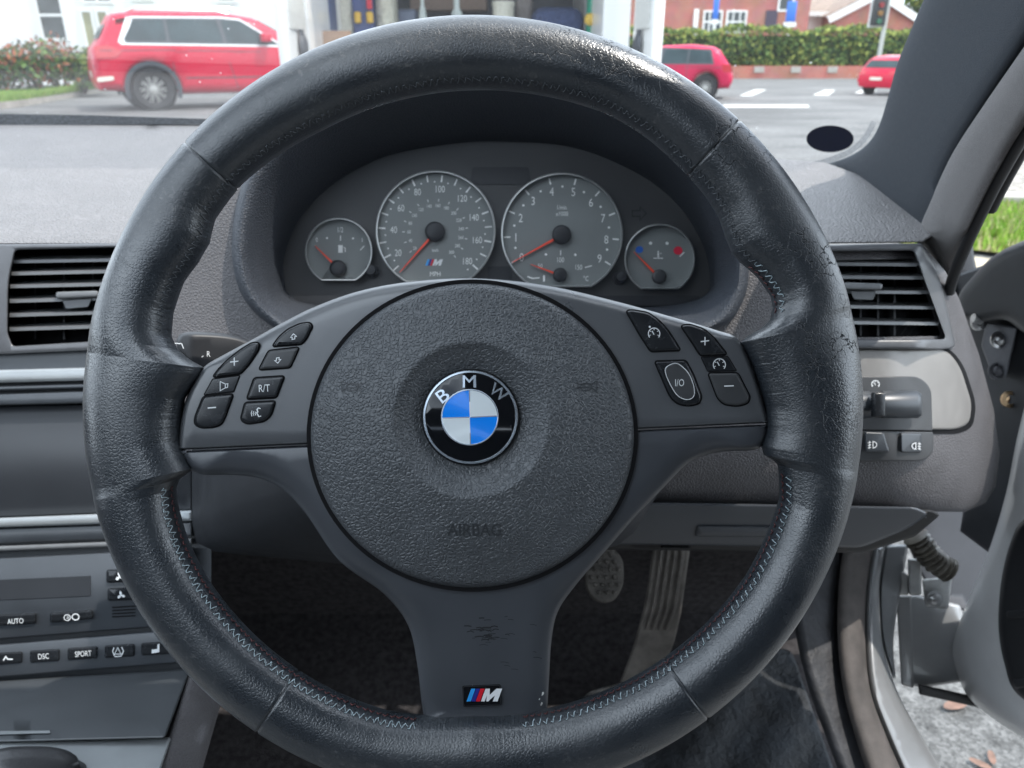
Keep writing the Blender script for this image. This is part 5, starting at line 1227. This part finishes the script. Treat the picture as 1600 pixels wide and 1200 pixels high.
# ---------------- vehicles
redp = mat('red_car_paint', (.55, .006, .04), .3, coat=.12, spec=.25, var=.04, vscale=3)
redp2 = mat('crimson_car_paint', (.5, .008, .06), .3, coat=.12, spec=.25, var=.04, vscale=3)
cglass = mat('car_window_glass', (.03, .05, .055), .08, spec=.3, var=.35, vscale=2)
tyre = mat('tyre_rubber', (.02, .02, .022), .75, var=.2); alloy = mat('alloy_wheel', (.5, .49, .46), .35, metal=.7, var=.1)
clad = mat('grey_arch_cladding', (.05, .055, .065), .6, var=.1); chromec = mat('satin_chrome', (.75, .75, .72), .3, metal=.6)
tail = mat('tail_light_red', (.5, .02, .03), .2, coat=.5, var=.1); plate = mat('pale_lamp', (.75, .7, .6), .3)
def car(label, origin, yaw, paint, prof, windows, wheels, hw, arch, scale=1, flip=False, rails=True, lamp=None, group=None, wr=.36):
    t = thing('parked_car', label, 'car', origin, group)
    Rm = Matrix.Rotation(yaw, 4, 'Z') @ Matrix.Scale(scale, 4)
    if flip: Rm = Rm @ Matrix.Scale(-1, 4, Vector((1, 0, 0)))
    T = Matrix.Translation(origin) @ Rm
    half = lambda z: hw - (.05 if z < .5 else 0) * (.5 - z) - .30 * max(0, z - .95) ** 1.15
    def pos(side):
        def f(u, v, off):
            y = 0 if off > 5 else (half(v) - off); return T @ Vector((u, side * y, v))
        return f
    P = dens(prof, .12)
    mb = MB()
    for s in (1, -1): slab(mb, P, pos(s), [(0, 9), (0, .16), (.03, .08), (.07, .03), (.12, 0)], res=.16)
    obj('body', mb, paint, t, sharp=50)
    for w in windows:
        for s in (1, -1):
            mb = MB(); poly(mb, dens(rnd(w, .05), .15), pos(s), -.006, res=.2); obj('window', mb, cglass, t)
    for s in (1, -1):
        allw = [p for w in windows for p in w]; x0_, x1_ = min(p[0] for p in allw), max(p[0] for p in allw); zt, zb = max(p[1] for p in allw), min(p[1] for p in allw)
        fr_ = rnd([(windows[0][0][0] - .06, windows[0][0][1] - .05), (windows[0][1][0] - .05, windows[0][1][1] + .05), (windows[-1][1][0], zt + .04), (windows[-1][-2][0] if len(windows) > 2 else windows[-1][2][0] + .04, (windows[-1][-2][1] if len(windows) > 2 else zt) + .03), (windows[-1][-1][0] + .1, windows[-1][-1][1] - .04)], .04)
        mb = MB(); poly(mb, dens(fr_, .15), pos(s), -.003, res=.2); obj('window_surround', mb, clad, t)
        if arch: mb = MB(); ribbon(mb, fr_, .03, pos(s), -.007, closed=True); ribbon(mb, [fr_[2], fr_[8]], .10, pos(s), -.0072); obj('window_frame', mb, chromec, t)
        mb = MB()
        for k, xx in enumerate((windows[0][-1][0] + .02, windows[1][-1][0] + .04)): ribbon(mb, [(xx, zb - .02), (xx + .02, zb - .35), (xx + .02 + .1 * k, .36)], .014, pos(s), -.004)
        ribbon(mb, [(.16, zb - .12), (1.2, zb - .11), (2.9, zb - .14)], .012, pos(s), -.0045); ribbon(mb, [(1.5, .55), (2.9, .55)], .02, pos(s), -.0045)
        obj('door_seam', mb, clad, t)
        for xx in (windows[0][-1][0] + .12, windows[1][-1][0] + .14): mb = MB(); ribbon(mb, [(xx, zb - .1), (xx + .2, zb - .1)], .045, pos(s), -.02); obj('door_handle', mb, paint, t)
        mb = MB(); xm_ = windows[-1][-1][0] - .25; c0_ = T @ Vector((xm_, s * (half(1.1) + .1), zb + .1)); box(mb, (-.08, -.1, -.07), (.1, .1, .08), M=Matrix.Translation(c0_) @ Rm, b=.03); obj('wing_mirror', mb, paint, t)
    for wx in wheels:
        for s in (1, -1):
            c0 = T @ Vector((wx, s * (half(.4) - .11), wr)); Mw = Matrix.Translation(c0) @ Rm @ Matrix.Rotation(R(90) * -s, 4, 'X')
            if flip: pass
            mb = MB(); lathe(mb, [(wr * .62, .07), (wr * .72, .1), (wr * .94, .1), (wr, .06), (wr, -.1), (wr * .9, -.12), (wr * .5, -.12)], Mw, 32); wo = obj('wheel', mb, tyre, t, sharp=40)
            mb = MB(); lathe(mb, [(wr * .72, .085), (wr * .66, .07), (wr * .62, .0), (.0001, -.01)], Mw, 32, mi=1)
            for k in range(10):
                a = k * math.pi / 5
                for da in (-.1, .1):
                    q = [Mw @ Vector((r * math.cos(a + e), r * math.sin(a + e), h)) for r, e, h in ((.05, da * 2.2 - .15, .075), (.05, da * 2.2 + .15, .075), (wr * .68, da + .035, .07), (wr * .68, da - .035, .07))]
                    mb.add(q, [(0, 1, 2, 3)])
            lathe(mb, [(.07, .06), (.06, .085), (.0001, .09)], Mw, 16); obj('rim', mb, [alloy, tyre], wo, sharp=40, merge=False)
            if arch:
                mb = MB(); ar = [(wx + (wr + .085) * math.cos(a), wr + (wr + .085) * math.sin(a)) for a in np.linspace(-.35, math.pi + .35, 24)]
                ribbon(mb, ar, .075, pos(s), -.012); obj('arch_cladding', mb, clad, t)
            mb = MB(); poly(mb, ell(wx, wr, wr + .06, wr + .06, 28), pos(s), .17); obj('wheel_housing', mb, tyre, t)
    for ln, pts, m in (lamp or []):
        for s in (1, -1): mb = MB(); poly(mb, dens(rnd(pts, .03), .1), pos(s), -.01); obj(ln, mb, m, t)
    zmax = max(p[1] for p in prof); hi = zmax > 1.6
    for nm, (u0, v0), (u1, v1) in ((('rear_window', (.20, 1.2), (.35, 1.43)), ('front_window', (2.98, 1.53), (3.66, 1.15))) if hi else (('rear_window', (.20, 1.0), (.41, 1.27)), ('front_window', (2.56, 1.2), (2.88, 1.03)))):
        d = Vector((u1 - u0, 0, v1 - v0)).normalized(); n = Vector((-d.z, 0, d.x)); mb = MB()
        mb.add([T @ (Vector((u, sg * (half(v) - .16), v)) + n * .015) for u, v, sg in ((u0, v0, 1), (u0, v0, -1), (u1, v1, -1), (u1, v1, 1))], [(0, 1, 2, 3)]); obj(nm, mb, cglass, t)
    mb = MB(); mb.add([T @ Vector((-.012 if not hi else .0, y, z)) for y, z in ((.26, .56), (-.26, .56), (-.26, .67), (.26, .67))], [(0, 1, 2, 3)]); obj('number_plate', mb, plate, t)
    for sg in (1, -1):
        mb = MB(); mb.add([T @ Vector((u, sg * y, z)) for u, y, z in ((.02, hw - .08, .74), (.02, hw - .34, .76), (.09, hw - .34, .9), (.09, hw - .1, .9))], [(0, 1, 2, 3)]); obj('rear_lamp', mb, tail, t)
    if rails:
        for s in (1, -1): mb = MB(); tube(mb, [T @ Vector((x, s * (half(1.62) - .16), z)) for x, z in ((.75, 1.66), (.9, 1.72), (2.5, 1.74), (2.7, 1.68))], .02, 8); obj('roof_rail', mb, chromec, t)
    return t
def archpts(wx, wr, z0): 
    a0 = math.asin((z0 - .36) / (wr + .06)) if abs((z0 - .36) / (wr + .06)) < 1 else 0
    return [(wx + (wr + .06) * math.cos(a), .36 + (wr + .06) * math.sin(a)) for a in np.linspace(math.pi - a0, a0, 14)]
suv = [(.06, .36), (.0, .55), (.02, .8), (.06, 1.02), (.16, 1.14), (.36, 1.46), (.46, 1.6), (.8, 1.66), (2.3, 1.67), (2.9, 1.58), (3.35, 1.32), (3.75, 1.1), (4.4, .98), (4.62, .84), (4.68, .6), (4.62, .3)] + archpts(3.72, .36, .3)[::-1] + [(3.2, .27), (1.45, .27)] + archpts(.92, .36, .3)[::-1] + [(.4, .34)]
wheelA = Vector((-6.55, 15.0, 0)); yawA = R(30)
og = wheelA - Matrix.Rotation(yawA, 3, 'Z') @ Vector((.92, -.8, 0)) ; og.z = 0
car('red estate car with roof rails and multi spoke alloys parked by the kerb', og, yawA, redp, suv, [[(.56, 1.17), (.78, 1.5), (1.28, 1.53), (1.28, 1.17)], [(1.33, 1.17), (1.33, 1.53), (2.2, 1.53), (2.25, 1.15)], [(2.32, 1.15), (2.27, 1.53), (2.62, 1.51), (3.25, 1.13)]], (.92, 3.72), .93, True,
    lamp=[('tail_light', [(.08, .88), (.08, 1.08), (.3, 1.1), (.52, 1.0), (.4, .9)], tail), ('reflector', [(.03, .5), (.03, .58), (.3, .6), (.3, .53)], plate)])
hatch = [(.08, .3), (.0, .5), (.04, .8), (.16, .95), (.42, 1.3), (.62, 1.4), (1.2, 1.46), (2.0, 1.43), (2.5, 1.25), (2.95, .98), (3.7, .85), (3.98, .68), (4.0, .4), (3.95, .26)] + archpts(3.28, .3, .26)[::-1] + [(2.8, .24), (1.2, .24)] + archpts(.75, .3, .26)[::-1] + [(.35, .28)]
fw_ = G(1108, 156); yb = fw_.y
car('crimson hatchback driving away beyond the white van door', (Fy(1158, 120, yb).x, yb + .8, -.15), R(-14), redp2, hatch, [[(.62, .98), (.72, 1.28), (1.25, 1.34), (1.28, .98)], [(1.33, .98), (1.3, 1.34), (1.95, 1.32), (2.05, .98)], [(2.1, .98), (2.02, 1.31), (2.28, 1.22), (2.7, .97)]], (.75, 3.28), .86, False, scale=.9, flip=True, rails=False, lamp=[('tail_light', [(.05, .72), (.1, .92), (.35, .94), (.3, .74)], tail)], wr=.31)
fw_ = G(1360, 152)
car('small red car half hidden behind the windscreen pillar', (Fy(1390, 130, fw_.y).x, fw_.y + .9, -.15), R(32), redp, hatch, [[(.62, .98), (.72, 1.28), (1.25, 1.34), (1.28, .98)], [(1.33, .98), (1.3, 1.34), (1.95, 1.32), (2.05, .98)]], (.75, 3.28), .86, False, scale=.72, rails=False, lamp=[('tail_light', [(.05, .5), (.06, .75), (.4, .78), (.4, .55)], plate)], wr=.31)
# ---------------- white van with open rear doors
YV = 4.6
van = thing('white_van', 'white van with both rear doors swung open showing its cargo', 'van', (Fy(712, 80, YV).x, YV + 2, -.1))
vw = mat('white_van_paint', (.8, .8, .78), .35, coat=.3, var=.04, vscale=3); vin = mat('van_interior_dark', (.10, .11, .14), .7, var=.3, vscale=4)
xl, xr = Fy(482, 40, YV).x, Fy(942, 40, YV).x; xr2 = Fy(984, 40, YV).x
mb = MB()
box(mb, (xl - .14, YV, .35), (xl, YV + 4.2, 1.95)); box(mb, (xr, YV, .35), (xr2, YV + 4.2, 1.95)); box(mb, (xl - .14, YV, 1.952), (xr2, YV + 4.2, 2.05)); box(mb, (xl, YV, .38), (xr, YV + 4.0, .5)); box(mb, (xl - .14, YV - .08, .28), (xr2, YV - .002, .46))
obj('body', mb, vw, van)
mb = MB(); box(mb, (xl + .002, YV + 2.2, .5), (xr - .002, YV + 2.24, 1.948)); obj('bulkhead', mb, vin, van)
for x in (xl + .05, xr - .05):
    mb = MB(); lathe(mb, [(.18, .1), (.3, .1), (.33, .06), (.33, -.1), (.0001, -.1)], Matrix.Translation((x, YV + .9, .2)) @ Matrix.Rotation(R(90), 4, 'Y'), 24); obj('wheel', mb, tyre, van)
# doors swung out towards the viewer
for s, px0, px1 in ((-1, 438, 484), (1, 985, 1028)):
    mb = MB(); hx = Fy(474 if s < 0 else 996, 40, YV).x
    tip = Fy(441 if s < 0 else 1027, 40, YV - .67); dv = Vector((tip.x - hx, tip.y - YV + .03, 0))
    Md = Matrix.Translation((hx, YV - .03, 0)) @ Matrix.Rotation(math.atan2(dv.y, dv.x), 4, 'Z')
    box(mb, (0, -.025, .4), (.68, .025, 1.93), M=Md, b=.015); d = obj('rear_door', mb, vw, van, sharp=40)
    mb = MB(); sd = 1 if s < 0 else -1
    box(mb, (.1, sd * .026, .5), (.58, sd * .034, .95), M=Md); box(mb, (.1, sd * .026, 1.1), (.58, sd * .034, 1.75), M=Md); obj('door_card', mb, mat('pale_door_card', (.55, .55, .52), .6), d)
    mb = MB(); lathe(mb, [(.07, 0), (.06, .02), (.03, .03), (.0001, .03)], Md @ Matrix.Translation((.34, sd * .036, 1.02)) @ Matrix.Rotation(R(-90 * sd), 4, 'X'), 20); box(mb, (.3, sd * .035, .9), (.38, sd * .05, 1.1), M=Md); obj('latch', mb, clad, d)
# cargo
def cargo(name, label, cat, mb, m, group=None): o = obj(name, mb, m, sharp=40); tag(o, label, cat, group); return o
def cb(px0, py0, px1, py1, Y, dep, b=.02):
    mb = MB(); a, q = Fy(px0, py0, Y), Fy(px1, py1, Y); ym = max(0, min(60, (py0 + py1) / 2)); a.x, q.x = Fy(px0, ym, Y).x, Fy(px1, ym, Y).x; box(mb, (min(a.x, q.x), Y, min(a.z, q.z)), (max(a.x, q.x), Y + dep, max(a.z, q.z)), b=b); return mb
mb = cb(560, 106, 940, 118, YV + 1.0, .5, .005)
for px in (562, 742, 934): 
    a = Fy(px, 100, YV + 1.02); box(mb, (a.x, YV + 1.02, .5), (a.x + .04, YV + 1.06, a.z))
cargo('van_shelf', 'grey load shelf across the van carrying bottles and bags', 'shelf', mb, clad)
cargo('tool_bag', 'dark blue tool bag leaning inside the left van pillar', 'bag', cb(484, -30, 512, 60, YV + .5, .3, .05), mat('navy_fabric', (.06, .09, .2), .8))
cargo('plywood_board', 'tan plywood board standing low inside the van', 'board', cb(484, 48, 548, 190, YV + .32, .03, .004), mat('plywood', (.42, .25, .15), .7, var=.2))
cargo('dust_sheet', 'cream dust sheet hanging on the left of the van', 'sheet', cb(508, -60, 548, 66, YV + .9, .06, .03), mat('cream_cloth', (.6, .58, .5), .9, bump=[('noise', 12, .05)]))
cargo('storage_bin', 'blue bin with yellow clips in the van', 'bin', cb(550, -60, 582, 106, YV + .9, .4, .02), mat('blue_bin', (.07, .1, .26), .5))
for i, x in enumerate((553, 572)): cargo('strap_clip', ('left' if i == 0 else 'right') + ' yellow clip on the front of the blue bin', 'clip', cb(x, 18, x + 10, 36, YV + .84, .05, .01), mat('yellow_plastic', (.75, .45, .04), .4))
cargo('level', 'red and white striped pole standing in the van', 'pole', cb(572, -60, 580, 14, YV + .84, .04, .005), mat('red_plastic', (.65, .03, .06), .4))
cargo('plaster_sack', 'tall cream sack beside the blue bin', 'sack', cb(586, -40, 616, 106, YV + .95, .25, .05), mat('cream_sack', (.62, .6, .5), .8, bump=[('noise', 15, .04)]))
def bottle(px, Y, base_py, top_py, rpx, label, m, cone=True):
    a, t = Fy(px, base_py, Y), Fy(px, top_py, Y); h = t.z - a.z; r = rpx * Y / F / 1.05
    mb = MB(); lathe(mb, [(.0001, 0), (r, 0), (r, h * .45), (r * .5, h * .8), (r * .3, h * .85), (r * .3, h), (.0001, h)] if cone else [(.0001, 0), (r * .92, 0), (r, h * .92), (r * 1.06, h * .93), (r * 1.06, h), (.0001, h)], Matrix.Translation(a), 24); cargo('bottle' if cone else 'bucket', label, 'bottle' if cone else 'bucket', mb, m)
pale = mat('pale_plastic', (.62, .68, .66), .4)
bottle(664, YV + 1.15, 106, -10, 9, 'slim pale bottle left of the cone topped one', pale); bottle(716, YV + 1.15, 106, -4, 15, 'cone topped pale bottle on the van shelf', pale)
bottle(787, YV + 1.15, 106, 2, 16, 'cream lidded bucket on the van shelf', mat('cream_bucket', (.72, .7, .6), .5), False)
cargo('toolbox', 'grey blue toolbox on the shelf between pale bottles', 'toolbox', cb(622, 14, 652, 106, YV + 1.2, .3, .02), mat('steel_blue_box', (.13, .16, .24), .5))
cargo('cardboard_box', 'brown cardboard box high behind the bottles', 'box', cb(640, -60, 760, 16, YV + 1.6, .3, .01), mat('cardboard', (.3, .22, .18), .8, var=.15))
cargo('work_jacket', 'navy jacket heaped at the right of the shelf', 'jacket', cb(830, 10, 912, 106, YV + 1.15, .3, .08), mat('navy_jacket', (.07, .1, .22), .9, bump=[('noise', 14, .06)]))
cargo('hose_reel', 'green hose reel hung inside the right van wall', 'reel', cb(918, -20, 932, 106, YV + .7, .15, .03), mat('green_plastic', (.02, .28, .18), .5))
cargo('rope_coil', 'yellow rope coil over the green reel', 'rope', cb(914, 20, 934, 40, YV + .6, .08, .03), mat('yellow_rope', (.62, .42, .08), .8))
cargo('cleaning_cloth', 'grey brown cloth between bucket and jacket', 'cloth', cb(806, -10, 832, 100, YV + 1.3, .15, .05), mat('taupe_cloth', (.3, .27, .26), .9, bump=[('noise', 14, .05)]))
# ---------------- verge seen through the open door
vk = [G(x, y) for x, y in ((1440, 328), (1540, 327), (1700, 332), (1900, 345))]; vk2 = [G(x, y) for x, y in ((1440, 318), (1540, 318), (1700, 322), (1900, 333))]
vn = [G(x, y) for x, y in ((1400, 396), (1520, 398), (1640, 412), (1900, 440))]
zu = Vector((0, 0, .03))
mb = MB(); loft(mb, [[p + zu for p in vk], [p + zu for p in vn]], closed=False); o = obj('verge_soil', mb, mat('verge_soil', (.16, .14, .05), .95, bump=[('noise', 30, .03)], var=.5, vscale=6), sharp=30); o['kind'] = 'structure'
mb = MB(); loft(mb, [[p + Vector((0, 0, -.05)) for p in vk2], [p + Vector((0, 0, .1)) for p in vk2], [p + Vector((0, 0, .1)) for p in vk], [p + Vector((0, 0, -.05)) for p in vk]], closed=False); o = obj('kerb', mb, kerbm, sharp=30); o['kind'] = 'structure'
def averge():
    k = random.random() * 2.2; i = int(k); t = k - i; a = vk[i] * (1 - t) + vk[i + 1] * t; b = vn[i] * (1 - t) + vn[i + 1] * t
    s = random.random(); s = s if s < .75 or random.random() < .35 else random.random() * .7; return a * (1 - s) + b * s + zu
blades('verge_grass', averge, 7000, .07, [gcols[0], gcols[1], gcols[2], mat('dry_blade', (.42, .38, .2), .8)], 'tufted bright grass verge seen through the open door')
gravel = mat('pale_gravel', (.27, .25, .22), .9, bump=[('noise', 40, .02)], var=.5, vscale=9); speckle(gravel, 40, .5, 1.5)
mb = MB(); p_ = [G(1440, 312), G(1900, 326), G(1900, 235), G(1440, 240)]; mb.add([p + Vector((0, 0, .004)) for p in p_], [(0, 1, 2, 3)]); o = obj('gravel_path', mb, gravel); o['kind'] = 'structure'
mb = MB(); p_ = [G(1380, 410), G(1520, 402), G(1640, 416), G(1900, 446), G(1900, 560), G(1400, 560)]; mb.add([p + Vector((0, 0, .004)) for p in p_], [(0, 1, 2, 3, 4, 5)]); o = obj('pavement', mb, mat('tan_pavement', (.42, .36, .27), .9, var=.2, vscale=10)); o['kind'] = 'structure'
# fallen leaves on the asphalt below the door
lf = mat('fallen_leaf', (.2, .12, .09), .8, var=.3)
for px, py, s, a, lab in ((1492, 1106, .028, .3, 'curled brown leaf on the asphalt just below the door seal'), (1548, 1188, .016, 1.2, 'small reddish leaf lying lowest on the asphalt'), (1530, 1198, .018, 2.5, 'tan leaf at the bottom picture edge on the asphalt')):
    p = G(px, py) + Vector((0, 0, .006)); mb = MB(); pts = [(math.cos(t) * s * (1.0), math.sin(t) * s * .4) for t in np.linspace(0, 6.28, 15)[:-1]]
    vs = [p + Vector((x * math.cos(a) - y * math.sin(a), x * math.sin(a) + y * math.cos(a), .25 * abs(y) + .1 * abs(x))) for x, y in pts]; mb.add(vs + [p], [(i, (i + 1) % 14, 14) for i in range(14)]); o = obj('fallen_leaf', mb, lf); tag(o, lab, 'leaf', 'leaves on the asphalt')

# =================================================================== LIGHT, CAMERA
SUN_EL, SUN_DIR = R(63), Vector((.97, -.24, 0)).normalized()      # direction towards the sun
w = bpy.data.worlds.new('World'); scene.world = w; w.use_nodes = True
N = w.node_tree.nodes; L = w.node_tree.links
sky = N.new('ShaderNodeTexSky'); sky.sky_type = 'NISHITA'; sky.sun_disc = False; sky.sun_elevation = SUN_EL
sky.sun_rotation = math.atan2(SUN_DIR.x, SUN_DIR.y); sky.dust_density = 2.0; sky.air_density = 1.0
N['Background'].inputs['Strength'].default_value = .15; 
tcw = N.new('ShaderNodeTexCoord'); cn_ = N.new('ShaderNodeTexNoise'); cn_.inputs['Scale'].default_value = 2.2; cn_.inputs['Detail'].default_value = 6; L.new(tcw.outputs['Generated'], cn_.inputs['Vector'])
cr_ = N.new('ShaderNodeMapRange'); cr_.inputs['From Min'].default_value = .38; cr_.inputs['From Max'].default_value = .62; cr_.inputs['To Min'].default_value = .15; cr_.inputs['To Max'].default_value = .85; L.new(cn_.outputs['Fac'], cr_.inputs['Value'])
cm_ = N.new('ShaderNodeMix'); cm_.data_type = 'RGBA'; cm_.inputs['B'].default_value = (26.0, 29.5, 33.0, 1); L.new(cr_.outputs[0], cm_.inputs['Factor']); L.new(sky.outputs[0], cm_.inputs['A']); L.new(cm_.outputs['Result'], N['Background'].inputs[0])  # very bright clouds added to the sky to lift the cabin's fill light
sl = bpy.data.lights.new('sun', 'SUN'); sl.energy = 4.2; sl.angle = R(.5); sl.color = (1, .95, .88)
so = bpy.data.objects.new('sun', sl); COL.objects.link(so); tdir = SUN_DIR * math.cos(SUN_EL) + Vector((0, 0, math.sin(SUN_EL)))
so.rotation_euler = tdir.to_track_quat('Z', 'Y').to_euler(); so.location = (0, -5, 8)
cd = bpy.data.cameras.new('camera'); cd.sensor_width = 36; cd.lens = 36 * F / 1600; cd.clip_start = .02; cd.clip_end = 2000
cd.dof.use_dof = True; cd.dof.focus_distance = .36; cd.dof.aperture_fstop = 27 / 1.7
co = bpy.data.objects.new('camera', cd); COL.objects.link(co); co.location = EYE; co.rotation_euler = (R(90) - PITCH, 0, 0)
scene.camera = co
scene.view_settings.view_transform = 'Standard'; scene.view_settings.look = 'None'; scene.view_settings.exposure = 0; scene.view_settings.gamma = 1
scene.cycles.max_bounces = 8; scene.cycles.transparent_max_bounces = 12
